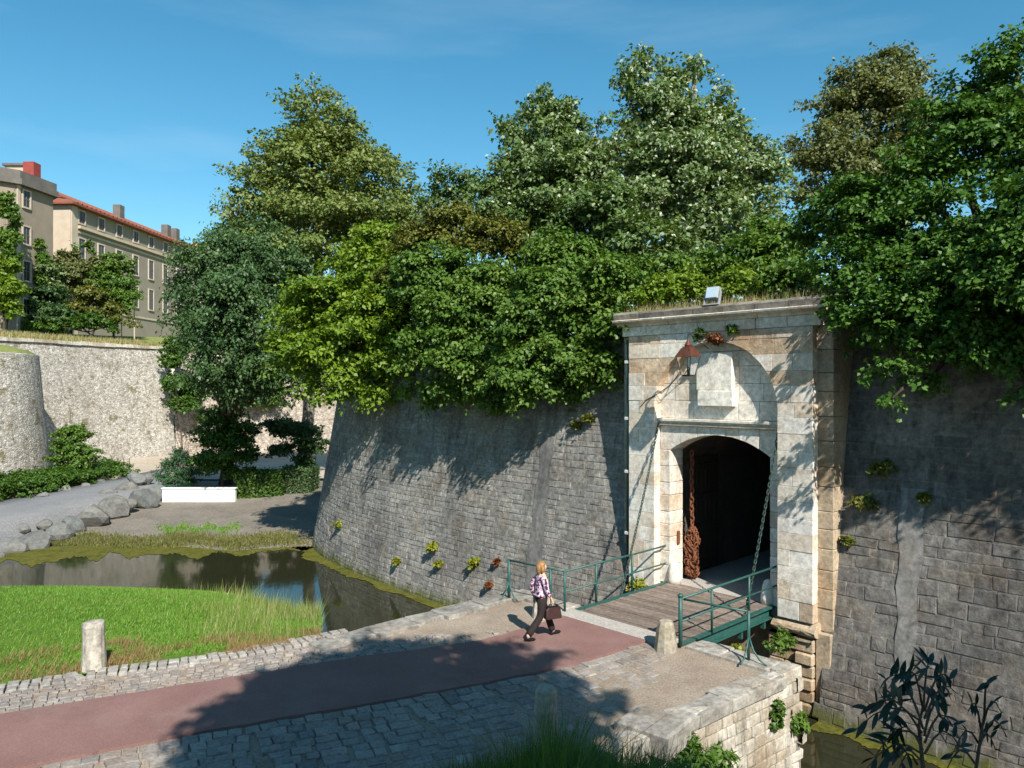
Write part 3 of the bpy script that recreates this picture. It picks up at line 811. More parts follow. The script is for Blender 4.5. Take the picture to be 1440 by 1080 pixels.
# row of pale setts along the grass
ER = Path([wl(p) for p in catmull([(-3.75, -8.6), (-4.25, -11.4), (-5.0, -13.4), (-5.35, -14.9), (-8.0, -24)], 8)], -1)
specs = []
for row in range(2):
    s = 0
    while s < ER.len:
        l = random.uniform(.15, .22); p, t, inn = ER.at(s + l / 2); s += l
        if proj(p)[0] < -120 or p.y < 2: continue
        dn = Vector((random.uniform(-.06, .06), random.uniform(-.06, .06), -1)).normalized(); tt = (t - dn * t.dot(dn)).normalized()
        specs.append(frame(p + inn * (.13 + row * .24) + Vector((0, 0, -.05 + random.uniform(-.012, .012))), tt, dn, tt.cross(dn), l - .03, .16, .22))
lay_stones(PAVE, specs, 'sett', 'setts', 'sett', 300)
# flags (coping) along the causeway's edges
def flag_row(p0, p1, width, lr, z, inn_side, mat='flagstone', thick=.22, start=0.0):
    pth = Path([wl(p0), wl(p1)], inn_side); s = start; specs = []
    while s < pth.len - .1:
        l = min(random.uniform(*lr), pth.len - s); p, t, inn = pth.at(s + l / 2); s += l
        w = width * random.uniform(.85, 1.15)
        dn = Vector((random.uniform(-.015, .015), random.uniform(-.015, .015), -1)).normalized(); tt = (t - dn * t.dot(dn)).normalized()
        specs.append(frame(p + inn * (w / 2 - .07) + Vector((0, 0, z - thick / 2 + random.uniform(-.01, .015))), tt, dn, tt.cross(dn), l - .02, thick, w))
    return specs
sp_ = flag_row((1.75, -3.34), (4.0, -3.34), .62, (.7, 1.1), .03, -1) + flag_row((3.99, -3.98), (3.66, -8.3), .5, (.7, 1.2), .03, -1)
sp_ += flag_row((-3.85, -3.34), (-1.75, -3.34), .7, (.6, 1.0), .04, -1) + flag_row((-3.86, -4.1), (-3.9, -9.6), .62, (.7, 1.3), .04, 1)
lay_stones(PAVE, sp_, 'flagstone', 'flagstones', 'flagstone', 300)

# dusty film and stains on the platform are in the dust material; a couple of puddle stains
# grass bank between road and water
Ew = [wl(p) for p in catmull([(-3.95, -9.3), (-4.3, -10.6), (-4.6, -11.4), (-5.4, -13.4), (-5.75, -14.9), (-8.5, -24), (-11.5, -33)], 8)]
Wp = [g(452, 889, WATER), g(425, 880, WATER), g(395, 866, WATER), g(335, 838, WATER), g(180, 828, WATER), g(0, 825, WATER), Vector((-34, 29, WATER))]
Wp = [Vector((p.x, p.y, WATER)) for p in catmull(Wp, 8)]
NB, KB = 90, 26
def along(pl_, t):
    f = t * (len(pl_) - 1); i = min(int(f), len(pl_) - 2); return pl_[i].lerp(pl_[i + 1], f - i)
def bank_point(u, v):
    a = along(Ew, u); b_ = along(Wp, u)
    p = a.lerp(b_, v)
    z = -0.03 - 2.36 * (0.35 * v + 0.65 * v ** 2.2)
    z += float(wob(p.x, p.y, 1.6, .06)) * (1 - v) * min(1, v * 5)
    return Vector((p.x, p.y, z))
PB = np.array([[tuple(bank_point(i / NB, k / KB)) for k in range(KB + 1)] for i in range(NB + 1)])
ext = PB[:, -1:, :].copy(); d_ = unit(PB[:, -1, :2] - PB[:, -2, :2]); ext[:, 0, :2] += d_ * 1.2; ext[:, 0, 2] = -3.2
BANK = struct(grid_obj('grass_bank', np.concatenate([PB, ext], 1), 'turf'))

# embankment the photographer stands on
def yb(x):
    pts = [(-60, -8), (-14, 5.2), (-8.07, 7.88), (-4.65, 9.36), (-2.15, 10.37), (1.42, 11.32)]
    if x > 1.42: return 11.32 - (x - 1.42) * 1.047
    return float(np.interp(x, [p[0] for p in pts], [p[1] for p in pts]))
def bank_z(x, y):
    a = (10.3 - y) * .5
    if x < 1.42: a = min(a, (yb(x) - y) * .62)
    return max(-0.06, min(3.9, a))
xs = np.concatenate([np.arange(-60, -12, 4), np.arange(-12, 14, .4), np.arange(14, 41, 3)])
P_ = []
for x in xs:
    y1 = yb(x); ys = list(np.linspace(y1, min(y1 - 4, 1.5), 22)) + [-3, -10, -30, -60]
    if ys[-5] < -3: ys = list(np.linspace(y1, y1 - 5, 22)) + [y1 - 10, y1 - 20, y1 - 40, y1 - 60]
    P_.append([(x, y, bank_z(x, y)) for y in ys])
struct(grid_obj('embankment', np.array(P_), 'earth'))
t = thing('counterscarp_wall', 'masonry wall holding the near grassy bank above the moat', 'wall', (1.42, 11.32, WATER))
mb = MB(); vs_ = []
for x in np.arange(1.42, 30, 1.0): vs_ += [(x, yb(x), -3.2), (x, yb(x), max(-0.05, bank_z(x, yb(x) - .01)) + .01)]
n = len(vs_) // 2
mb.add(vs_, [(2 * i, 2 * i + 2, 2 * i + 3, 2 * i + 1) for i in range(n - 1)]); mb.build('core', 'causeway_stone', t)

# far shore
xs = np.linspace(-75, 8, 90); ys = np.concatenate([np.linspace(33, 49.6, 34), np.linspace(50, 66, 14)])
P_ = []
for x in xs:
    row = []
    for y in ys:
        yy = y + 0.7 * math.sin(x * .35) + .35 * math.sin(x * .9 + 1)
        z = np.interp(yy, [33, 37.2, 39, 48.6, 51, 56, 70], [-3.1, -2.42, -2.25, -1.8, -1.35, -1.25, -1.22]) + float(wob(x, y, 1.5, .035))
        row.append((x, y, z))
    P_.append(row)
struct(grid_obj('gravel_bank', np.array(P_), 'gravel'))
struct(MB().sheet([(-80, 55, -1.19), (8, 55, -1.19), (8, 110, -1.19), (-80, 110, -1.19)]).build('yard', 'pale_earth'))
# lane on its raised bed
a0, a1 = g(-60, 747, -1.3), g(228, 691, -1.3); b0, b1 = g(-60, 717, -1.3), g(232, 661, -1.3)
nn_ = 24
P_ = []
for i in range(nn_ + 1):
    t_ = i / nn_; p = a0.lerp(a1, t_); q = b0.lerp(b1, t_); w = .25 * math.sin(t_ * 9)
    P_.append([(p.x + .15, p.y - .25, -2.6)] + [tuple(p.lerp(q, k) + Vector((0, w, 0.03 * math.sin(k * 3.1) + .15 * t_))) for k in (0, .33, .66, 1)] + [(q.x, q.y + 1, -1.9)])
struct(grid_obj('lane', np.array(P_), 'lane'))

# hillside above the far wall
topA = [(-46, 45), (-41.3, 60.2), (-39.1, 66.5), (-36.9, 71.8), (-34.6, 76.0), (-24, 81), (-5, 87), (40, 100)]
P_ = []
for (x, y) in [tuple(v) for v in catmull([Vector((a, b_)) for a, b_ in topA], 5)]:
    P_.append([(x + dx * q, y + dy * q, z) for q, z in ((.2, 9.55), (3, 9.9), (9, 10.6), (20, 11.7), (60, 13), (320, 16)) for dx, dy in ((-.75, .66),)])
struct(grid_obj('hillside', np.array(P_), 'dry_turf'))

# rampart top: earth behind the two walls and over the gate
LEFT_BASE = [(-2.9, -.28), (-5, -.4), (-10.5, -.55), (-15.6, -.42), (-19.4, .0), (-22, .65), (-23.8, 1.45), (-25, 2.5), (-26, 4.4), (-26.4, 8), (-26.0, 15)]
LEFT = Path([wl(p) for p in catmull(LEFT_BASE, 8)], -1)
RIGHT = Path([wl((2.9, -.07)), wl((16, -.07)), wl((30, 1.0))], 1)
ZT = 7.15
poly = []
for i in range(60, -1, -1):
    p, t_, inn = LEFT.at(LEFT.len * i / 60); poly.append(p + inn * (BATTER * (ZT - WATER) + .25))
poly += [wl((-2.9, 1.2)), wl((2.9, 1.2))]
for i in range(0, 11):
    p, t_, inn = RIGHT.at(RIGHT.len * i / 10); poly.append(p + inn * (BATTER * (ZT - WATER) + .25))
poly += [wl((34, 60)), wl((-26, 70))]
struct(MB().sheet([Vector((p.x, p.y, ZT)) for p in poly]).build('rampart', 'earth'))

# ------------------------------------------------------------------ walls
t = thing('bastion_wall', 'long curving grey stone wall rising from the moat beside the gate, tree shadow along its top', 'wall', wl((-12, 0), WATER))
wall_core(t, LEFT, -3.2, ZT + .1, BATTER, 'mortar', zref=WATER, name='core')
masonry(t, LEFT, WATER - .3, 6.6, BATTER, (.11, .24), (.18, .72), 'stone', 'stones', 'wall_stone', 300, (0.15, LEFT.len * .80), zref=WATER, depth=.2, proud=.010, gap=.007,
        rank=lambda p, x, y: 1.0 if y > 590 and x > 400 else .05, skip=lambda a, z: float(wob(a * 1.1, z * 2.3, .7, 1)) > .52)
mb = MB()
for k, (sa, z0_, z1_) in enumerate(((3.6, -1.8, 5.0),)):
    for i in range(12):
        za = z0_ + (z1_ - z0_) * i / 12; zb = z0_ + (z1_ - z0_) * (i + 1) / 12
        q = []
        for zz in (za, zb):
            wdt = .62 - .03 * zz
            for ss in (sa - wdt / 2 + .05 * math.sin(zz * 5.1), sa + wdt / 2 + .05 * math.sin(zz * 3.7 + 1)):
                p, tt, inn = LEFT.at(ss); q.append(p + inn * (BATTER * (zz - WATER) - .026) + Vector((0, 0, zz)))
        mb.add(q, [(0, 1, 3, 2)], .5)
mb.build('render_strip', 'repair_render', t)
t = thing('curtain_wall', 'dark grey stone wall under the overhanging tree, on the far side of the gate pier', 'wall', wl((8, 0), WATER))
wall_core(t, RIGHT, -3.2, ZT + .1, BATTER, 'mortar', zref=WATER, name='core')
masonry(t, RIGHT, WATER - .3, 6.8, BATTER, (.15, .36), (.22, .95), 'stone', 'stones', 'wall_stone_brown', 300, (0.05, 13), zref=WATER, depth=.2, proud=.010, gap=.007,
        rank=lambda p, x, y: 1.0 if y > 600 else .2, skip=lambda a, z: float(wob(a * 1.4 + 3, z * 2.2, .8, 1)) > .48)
mb = MB()
for i in range(12):
    za = -1.2 + 4.4 * i / 12; zb = -1.2 + 4.4 * (i + 1) / 12; q = []
    for zz in (za, zb):
        for ss in (1.6 - .03 * zz + .04 * math.sin(zz * 4.9), 2.0 + .02 * zz + .04 * math.sin(zz * 3.9 + 1)):
            p, tt, inn = RIGHT.at(ss); q.append(p + inn * (BATTER * (zz - WATER) - .026) + Vector((0, 0, zz)))
    mb.add(q, [(0, 1, 3, 2)], .5)
mb.build('render_strip', 'repair_render', t)

# causeway side walls
t = thing('causeway_wall', 'pale stone side wall of the causeway standing in the moat', 'wall', wl((3.8, -6), WATER))
CW = Path([wl((3.98, -3.38)), wl((3.60, -8.9))], -1)
wall_core(t, CW, -3.0, -.06, 0.03, 'mortar', zref=0, thick=.1)
masonry(t, CW, -2.7, -.2, .03, (.17, .27), (.22, .5), 'stone', 'stones', 'causeway_stone', 300, zref=0, depth=.2, proud=.03)
CF = Path([wl((1.3, -3.36)), wl((3.98, -3.36))], -1)
masonry(t, CF, -2.7, -.2, .02, (.2, .3), (.3, .6), 'stone', 'stones', 'causeway_stone', 60, zref=0, depth=.2, proud=.03)
CL = Path([wl((-3.87, -3.4)), wl((-3.92, -9.8))], 1)
masonry(t, CL, -2.7, -.2, .02, (.2, .3), (.3, .6), 'stone', 'stones', 'causeway_stone', 60, zref=0, depth=.2, proud=.03)
# big corner block
t = MB()
t.prism([(-.50, -.38), (.46, -.46), (.52, .34), (-.42, .44)], -.13, .25, .04)
blk = t.build('corner_block', 'flagstone', None, Matrix.Translation(g(918, 1022, .0)) @ Matrix.Rotation(ANG + .2, 4, 'Z') @ Matrix.Rotation(R(-90), 4, 'X'))
tag(blk, 'large flat grey stone block at the corner of the causeway wall', 'stone block')

# far walls
FA = Path([(p.x, p.y) for p in catmull([Vector(q) for q in ((-47, 44), (-40.2, 60.5), (-38, 66.5), (-35.8, 71.5), (-33.6, 75.3))], 6)], 1)
t = thing('rampart_wall', 'tall pale sunlit rubble rampart wall below the grassy terrace', 'wall', (-37, 69, -1.2))
wall_core(t, FA, -1.6, 9.4, 0.10, 'rubble', zref=-1.2, thick=1.0, name='wall_face')
mb = MB()
for i in range(30):
    p0, _, i0 = FA.at(FA.len * i / 30); p1, _, i1 = FA.at(FA.len * (i + 1) / 30 - .03)
    z0_, z1_ = 9.3 + random.uniform(-.03, .03), 9.62 + random.uniform(-.05, .05); o0 = .10 * 10.5 - .18; 
    q = [p0 + i0 * o0, p1 + i1 * o0, p1 + i1 * (o0 + .9), p0 + i0 * (o0 + .9)]
    mb.add([Vector((a.x, a.y, z0_)) for a in q] + [Vector((a.x, a.y, z1_)) for a in q], [(0, 3, 2, 1), (4, 5, 6, 7), (0, 1, 5, 4), (1, 2, 6, 5), (2, 3, 7, 6), (3, 0, 4, 7)])
mb.build('coping', 'causeway_stone', t)
FB = Path([(p.x, p.y) for p in catmull([Vector(q) for q in ((-33.6, 75.3), (-28, 78.5), (-18, 82), (-4, 87), (20, 94))], 6)], 1)
t = thing('rampart_wall', 'brownish overgrown rampart wall behind the small garden trees', 'wall', (-22, 81, -1.2))
wall_core(t, FB, -1.6, 9.5, 0.10, 'rubble_brown', zref=-1.2, thick=1.0, name='wall_face')
t = thing('round_bastion', 'rounded pale rubble bastion with grass on top, in front of the rampart wall', 'bastion', (-41.0, 54, -1.2))
prof = [(6.9, -1.8), (6.75, 0), (6.5, 2.5), (6.25, 5.5), (6.05, 7.9), (5.6, 8.0)]
mb = MB(); mb.lathe(prof, (-41.0, 54, 0), 48); mb.build('wall_face', 'rubble', t, smooth=False)
mb = MB(); mb.lathe([(5.75, 8.0), (5.4, 8.25), (4, 8.6), (.1, 8.9)], (-41.0, 54, 0), 24, .02); mb.build('grass_top', 'dry_turf', t)

# ================================================================== THE GATE
gate = thing('stone_gate', 'pale weathered stone gateway with arched recess, blank tablet and dark passage', 'gate', G0, ANG)
def gp(name, mb, mat, parent=gate, smooth=False): return mb.build(name, mat, parent, GM, smooth)
SI, SO = 1.837, 2.737          # pier from SI to SO
ARC_Z, ARC_R = 4.9, 1.837
def arcx(z): return math.sqrt(max(0, ARC_R ** 2 - (z - ARC_Z) ** 2)) if z > ARC_Z else ARC_R
rs = random.Random(5)
# piers and spandrels, course by course
zc = -.15; courses = []
while zc < 6.95:
    h = rs.choice((.36, .42, .46, .40)); 
    if zc + h > 6.75: h = 6.98 - zc
    courses.append((zc, zc + h)); zc += h
    if zc >= 6.97: break
for ci_, (za, zb) in enumerate(courses):
    for sg in (-1, 1):
        zm = (za + zb) / 2
        inner = [(arcx(z) if z < ARC_Z + ARC_R else 0.0, z) for z in np.linspace(za, zb, 5)]
        wi = min(p[0] for p in inner)
        cuts = [SO]
        wtot = SO - wi
        if wtot < 1.0:
            if rs.random() < .55: cuts.append(SO - wtot * rs.uniform(.35, .65))
        else:
            k = int(wtot / .62)
            cuts += [SO - wtot * (j + rs.uniform(-.14, .14)) / (k + 1) for j in range(1, k + 1)]
            cuts = [c for c in cuts if c > max(p[0] for p in inner) + .12 or c == SO]
        cuts = sorted(cuts, reverse=True)
        for j, xo in enumerate(cuts):
            gpx = .004
            yo = rs.uniform(-.006, .008)
            if j == len(cuts) - 1:
                zt = min(zb, zb)
                pl_ = [(x + gpx * .5, min(max(z, za + gpx), zb - gpx)) for x, z in inner]
                poly = [(xo - gpx, za + gpx), (xo - gpx, zb - gpx)] + list(reversed(pl_))
            else:
                xi = cuts[j + 1]; poly = [(xo - gpx, za + gpx), (xo - gpx, zb - gpx), (xi + gpx, zb - gpx), (xi + gpx, za + gpx)]
            P2 = [(x * sg, z) for x, z in poly]
            ar = sum(P2[i][0] * P2[(i + 1) % len(P2)][1] - P2[(i + 1) % len(P2)][0] * P2[i][1] for i in range(len(P2)))
            if ar < 0: P2 = P2[::-1]
            mt = 'gate_stone'
            if (za > 5.2 and rs.random() < .55) or rs.random() < .05: mt = 'gate_stone_orange'
            gp('stone', MB().prism(P2, yo, .62, .006), mt)
# mortar core behind the stones
mb = MB()
for sg in (-1, 1):
    a, b_ = sorted((sg * (SI + .012), sg * (SO - .012)))
    mb.box(a, b_, .010, .6, -.15, 6.97)
# arch spandrel core
for sg in (-1, 1):
    for i in range(16):
        za, zb = ARC_Z + (6.97 - ARC_Z) * i / 16, ARC_Z + (6.97 - ARC_Z) * (i + 1) / 16
        xi = arcx(za) + .012
        if za > ARC_Z + ARC_R: xi = 0
        a, b_ = sorted((sg * xi, sg * SI)); mb.box(a, b_, .014, .55, za, zb)
gp('core', mb, 'gate_mortar')
# body of the gatehouse behind
mb = MB()
for sg in (-1, 1):
    a, b_ = sorted((sg * 1.86, sg * 3.09)); mb.box(a, b_, .60, 2.6, -3.0, 7.2)
mb.box(-1.88, 1.88, .62, 2.6, 4.5, 7.2)
gp('body', mb, 'gate_stone_stained')
# outer pilasters, stones of their own
for sg in (-1, 1):
    z = -.35
    while z < 6.9:
        h = min(rs.uniform(.42, .62), 6.98 - z)
        a, b_ = sorted((sg * (SO - .02), sg * 3.115))
        gp('pilaster_stone', MB().box(a, b_, .27 + rs.uniform(-.01, .012), .85, z + .005, z + h - .005, .015), 'gate_stone_stained'); z += h
# frieze and cornice
for i in range(7):
    a = -2.95 + 5.9 * i / 7; b_ = a + 5.9 / 7 - .012
    gp('frieze_stone', MB().box(a, b_, -.02 + rs.uniform(-.006, .006), .8, 6.985, 7.25, .01), 'gate_stone')
prof = [(.9, 7.455), (-.20, 7.455), (-.22, 7.60), (-.17, 7.65), (-.05, 7.68), (.9, 7.74)]
for i in range(7):
    a = -3.12 + 6.24 * i / 7; b_ = a + 6.24 / 7 - .012; dy = rs.uniform(-.015, .015); dz = rs.uniform(-.012, .012); n = len(prof)
    mb = MB(); mb.add([(a, y + dy, z + dz) for y, z in prof] + [(b_, y + dy, z + dz) for y, z in prof],
                      [(k, k + 1, n + k + 1, n + k) for k in range(n - 1)] + [tuple(range(n - 1, -1, -1)), tuple(range(n, 2 * n))])
    gp('cornice_stone', mb, 'gate_stone_dark')
    lip = [(.9, 7.254), (-.02, 7.257), (-.05, 7.32), (-.16, 7.36), (-.27, 7.385), (-.285, 7.43), (-.24, 7.45), (.9, 7.452)]; n = len(lip)
    mb = MB(); mb.add([(a, y + dy, z) for y, z in lip] + [(b_, y + dy, z) for y, z in lip], [(k, k + 1, n + k + 1, n + k) for k in range(n - 1)] + [tuple(range(n - 1, -1, -1)), tuple(range(n, 2 * n))])
    gp('cornice_moulding', mb, 'gate_stone')
# recessed frame: jambs, lintel arch, impost moulding, tympanum
D0 = .28
JW = 1.5
SPR, CRN = 3.74, 4.22
def seg_z(x):
    rise = CRN - SPR; Rr = (JW ** 2 + rise ** 2) / (2 * rise); return CRN - Rr + math.sqrt(max(0, Rr * Rr - x * x))
for sg in (-1, 1):
    z = -.02
    while z < SPR - .05:
        h = rs.choice((.40, .46, .5, .36));
        if z + h > SPR - .2: h = SPR - z
        a, b_ = sorted((sg * JW, sg * (SI + .015)))
        gp('jamb_stone', MB().box(a, b_, D0 + rs.uniform(-.006, .006), .92, z + .004, z + h - .004, .014), 'gate_stone'); z += h
vx = [-1.83, -1.18, -.62, -.2, .22, .64, 1.2, 1.83]
for a, b_ in zip(vx, vx[1:]):
    bot = [(x, (seg_z(x) if abs(x) <= JW else SPR)) for x in np.linspace(a + .004, b_ - .004, 7)]
    if a < -JW: bot = [(a + .004, SPR), (-JW, SPR)] + [p for p in bot if p[0] > -JW + .02]
    if b_ > JW: bot = [p for p in bot if p[0] < JW - .02] + [(JW, SPR), (b_ - .004, SPR)]
    gp('voussoir', MB().prism(bot + [(b_ - .004, 4.43), (a + .004, 4.43)], D0 + rs.uniform(-.006, .006), .92, .01), 'gate_stone')
mb = MB(); mb.box(-1.83, 1.83, D0 - .10, .5, 4.44, 4.50, .01).box(-1.83, 1.83, D0 - .05, .5, 4.503, 4.555, .008).box(-1.83, 1.83, D0 - .15, .5, 4.558, 4.64, .012)
gp('impost_moulding', mb, 'gate_stone')
z = 4.645
tymp = []
while z < 6.74:
    h = min(rs.choice((.40, .46, .5)), 6.745 - z); xs_ = sorted([-2.2, 2.2] + [rs.uniform(-.75, -.6), rs.uniform(.55, .75)] + ([rs.uniform(-1.4, -1.2), rs.uniform(1.2, 1.4)] if z < 6 else []))
    for a, b_ in zip(xs_, xs_[1:]):
        def cl(x, zz): return max(-arcx(zz) - .015, min(arcx(zz) + .015, x))
        zz = np.linspace(z + .004, z + h - .004, 4)
        r_ = [(cl(b_ - .004, q), q) for q in zz]; l_ = [(cl(a + .004, q), q) for q in reversed(zz)]
        P2 = []
        for p in r_ + l_:
            if not P2 or math.hypot(p[0] - P2[-1][0], p[1] - P2[-1][1]) > .012: P2.append(p)
        if len(P2) < 3 or max(p[0] for p in P2) - min(p[0] for p in P2) < .06: continue
        gp('stone', MB().prism(P2, D0 + rs.uniform(-.006, .006), .6, .008), 'gate_stone')
    z += h
tb = gp('tablet', MB().box(-.50, .56, .10, .5, 5.0, 5.42, .015), 'gate_stone')
gp('tablet_panel', MB().box(-.56, .52, .13, .5, 5.425, 6.42, .02), 'gate_stone', tb)
# inside the passage
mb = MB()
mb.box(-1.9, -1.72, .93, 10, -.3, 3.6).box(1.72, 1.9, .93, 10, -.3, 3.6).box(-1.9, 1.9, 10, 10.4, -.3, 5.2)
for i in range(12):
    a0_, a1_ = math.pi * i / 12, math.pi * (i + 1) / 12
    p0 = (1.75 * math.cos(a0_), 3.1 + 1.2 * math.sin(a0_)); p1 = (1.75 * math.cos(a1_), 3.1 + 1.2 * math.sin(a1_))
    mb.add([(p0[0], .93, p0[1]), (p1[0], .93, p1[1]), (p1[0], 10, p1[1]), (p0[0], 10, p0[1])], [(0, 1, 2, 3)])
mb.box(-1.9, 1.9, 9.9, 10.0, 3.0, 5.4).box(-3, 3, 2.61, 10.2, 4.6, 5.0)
gp('passage', mb, 'passage_stone_shaded')
gp('passage_floor', MB().box(-1.75, 1.75, .32, 10, -.4, -.012), 'concrete')
# guard stones at the jambs
for sg in (-1, 1):
    gp('guard_stone', MB().lathe([(.20, -.02), (.19, .15), (.15, .45), (.10, .58), (.03, .62)], (sg * 1.42, .36, 0), 12, .04), 'gate_stone', smooth=True)
# base: torus, quoins and footing down to the water
for sg in (-1, 1):
    mb = MB(); a, b_ = sorted((sg * 1.70, sg * 2.80)); n = 10
    ring = [(.36 - .42 * math.sin(math.pi * k / n) * .98, -.36 + .205 * math.cos(math.pi * k / n)) for k in range(n + 1)] + [(.62, -.565), (.62, -.155)]
    nk = len(ring); st = 6
    vs_ = []
    for i in range(st + 1):
        x = a + (b_ - a) * i / st
        vs_ += [(x, y + .015 * math.sin(i * 2.1 + k), z + .012 * math.cos(i * 1.7 + k)) for k, (y, z) in enumerate(ring)]
    fs_ = [(i * nk + k, i * nk + (k + 1) % nk, (i + 1) * nk + (k + 1) % nk, (i + 1) * nk + k) for i in range(st) for k in range(nk)] + [tuple(range(nk)), tuple(st * nk + k for k in range(nk - 1, -1, -1))]
    mb.add(vs_, fs_); gp('torus_base', mb, 'gate_stone_stained')
    z = -3.0; k = 0
    while z < -.6:
        h = min(.30, -.58 - z); wq = .75 if k % 2 else .45
        a, b_ = sorted((sg * (2.72 - wq), sg * 2.72)); gp('quoin', MB().box(a, b_, .0 + .05 * (k % 2), .62, z + .012, z + h - .012, .03), 'gate_stone_stained')
        a, b_ = sorted((sg * 1.55, sg * (2.72 - wq - .02))); gp('stone', MB().box(a, b_, .10, .62, z + .01, z + h - .01, .02), 'gate_stone_stained')
        z += h; k += 1
    a, b_ = sorted((sg * 2.735, sg * 3.1)); gp('footing', MB().box(a, b_, .14, .8, -3.0, -.37, .02), 'gate_stone_stained')
gp('abutment', MB().box(-1.6, 1.6, .34, .9, -3.0, -.42), 'gate_stone_stained')
# door leaf swung back inside
dl = thing('gate_door', 'dark wooden door leaf swung open inside the gateway', 'door', L(-1.62, 1.6, .06), ANG)
for i in range(6):
    y = 1.55 + i * .24; gp('plank', MB().box(-1.70, -1.60 + .008 * (i % 2), y, y + .232, .07, 3.45, .012), 'dark_wood', dl)
for i, z in enumerate((.35, 1.25, 2.15, 3.05)): gp('rail', MB().box(-1.595, -1.55, 1.56, 2.97, z, z + .2, .012), 'dark_wood', dl)
# heap of old chain hanging at the jamb
cw = thing('rusty_chain_bundle', 'thick bundle of rusty chain hanging against the jamb inside the gateway', 'chain', L(-1.33, 1.12, .04), ANG)
mb = MB(); pts = [(.055 * math.cos(2 * math.pi * k / 10), 0, .09 * math.sin(2 * math.pi * k / 10)) for k in range(11)]
mb.tube(pts, .026, 6, False)
me = bpy.data.meshes.new('link'); me.from_pydata(mb.v, [], mb.f); me.materials.append(MATS['rust']); me.update()
for p_ in me.polygons: p_.use_smooth = True
for i in range(150):
    u = i / 150; z = .12 + 1.32 * u; rr_ = .19 * (1.0 if u < .75 else 1 - (u - .75) * 2.2) * math.sqrt(rs.random()); a_ = rs.uniform(0, 6.28)
    o_ = bpy.data.objects.new('link', me)
    put(o_, cw, Matrix.Translation(L(-1.33 + rr_ * math.cos(a_), 1.12 + rr_ * math.sin(a_), z)) @ Matrix.Rotation(rs.uniform(0, 6.28), 4, 'Z') @ Matrix.Rotation(rs.uniform(-.7, .7), 4, 'X'))
for i in range(17):
    o_ = bpy.data.objects.new('link', me); put(o_, cw, Matrix.Translation(L(-1.33 + .01 * math.sin(i), 1.12, 1.46 + i * .135)) @ Matrix.Rotation(ANG + R(90) * (i % 2), 4, 'Z'))
# iron keeper on the jamb
kp = gp('jamb_hinge', MB().box(-1.50, -1.44, .60, .70, 1.05, 1.42, .012), 'rust')

# lantern on its bracket
lx, ly, lz = -.16, -.86, 5.82
ln = thing('wall_lantern', 'copper roofed glass lantern hanging on a bracket over the gate arch', 'lamp', L(lx, ly, lz), ANG)
def ring4(w, z): return [(lx - w, ly - w, z), (lx + w, ly - w, z), (lx + w, ly + w, z), (lx - w, ly + w, z)]
def frus(w0, z0_, w1, z1_): 
    m_ = MB(); m_.add(ring4(w0, z0_) + ring4(w1, z1_), [(3, 2, 1, 0), (4, 5, 6, 7), (0, 1, 5, 4), (1, 2, 6, 5), (2, 3, 7, 6), (3, 0, 4, 7)]); return m_
rf = gp('lamp_roof', frus(.25, lz + .47, .13, lz + .70), 'copper', ln)
mb = frus(.11, lz + .70, .10, lz + .74); mb.lathe([(.09, .74), (.10, .78), (.05, .86), (.02, .95)], (lx, ly, lz), 10); gp('chimney', mb, 'copper', rf)
gp('lamp_base', frus(.10, lz - .03, .13, lz + .01), 'copper', ln)
mb = MB()
for sx, sy in ((-1, -1), (1, -1), (1, 1), (-1, 1)): mb.tube([(lx + sx * .125, ly + sy * .125, lz), (lx + sx * .22, ly + sy * .22, lz + .47)], .012, 5)
mb.tube([(lx, ly, lz), (lx, ly, lz + .2)], .03, 6); gp('frame', mb, 'iron', ln)
for k, (sx, sy) in enumerate(((0, -1), (1, 0), (0, 1), (-1, 0))):
    w0, w1 = .12, .215
    q = [(-w0, w0, lz + .01), (w0, w0, lz + .01), (w1, w1, lz + .465), (-w1, w1, lz + .465)]
    a_ = k * math.pi / 2; mb = MB()
    v_ = [(lx + x * math.cos(a_) - y * math.sin(a_), ly + x * math.sin(a_) + y * math.cos(a_), z) for x, y, z in q]
    mb.add(v_, [(0, 1, 2, 3)]); gp('pane', mb, 'glass', ln)
mb = MB(); mb.tube([(lx, ly, lz + .92), (lx, ly, lz + 1.05), (lx + .02, ly + .25, lz + 1.12), (lx + .05, .02, lz + 1.0)], .022, 6); mb.tube([(lx, ly + .1, lz + 1.06), (lx + .03, -.35, lz + .86), (lx + .05, .02, lz + .72)], .014, 5)
gp('bracket', mb, 'iron', ln)
cb = MB().tube([(-.75, -.015, 6.35), (-.95, -.02, 5.95), (-1.3, -.02, 5.55), (-1.75, -.02, 5.3), (-2.1, -.02, 5.15), (-2.3, -.02, 4.95)], .012, 5)
tag(gp('cable', cb, 'iron', None), 'thin dark cable running down the gate front beside the arch', 'cable')
# floodlight on the cornice
fl = thing('floodlight', 'small square floodlight standing on the cornice of the gate', 'lamp', L(.1, -.05, 7.66), ANG)
MF = GM @ Matrix.Translation((.10, -.1, 7.98)) @ Matrix.Rotation(R(-14), 4, 'X')
MB().box(-.19, .19, -.06, .10, -.17, .17, .02).build('housing', 'lamp_body', fl, MF); MB().box(-.16, .16, -.075, -.061, -.14, .14).build('lens', 'lens_glass', fl, MF)
MB().box(-.23, -.20, -.03, .05, -.30, .05).box(.20, .23, -.03, .05, -.30, .05).box(-.23, .23, -.04, .06, -.33, -.295).build('yoke', 'lamp_body', fl, MF)
# drainpipe
dp = thing('drainpipe', 'dark green drainpipe running down the edge of the gate by the long wall', 'drainpipe', L(-2.84, .02, .2), ANG)
gp('pipe', MB().tube([(-2.84, .10, .25), (-2.84, .10, 6.9)], .05, 10), 'pipe_paint', dp, True)
for z in (1.2, 3.0, 4.55, 6.2): gp('bracket', MB().box(-2.92, -2.77, .03, .2, z, z + .09, .01), 'bracket_white', dp)
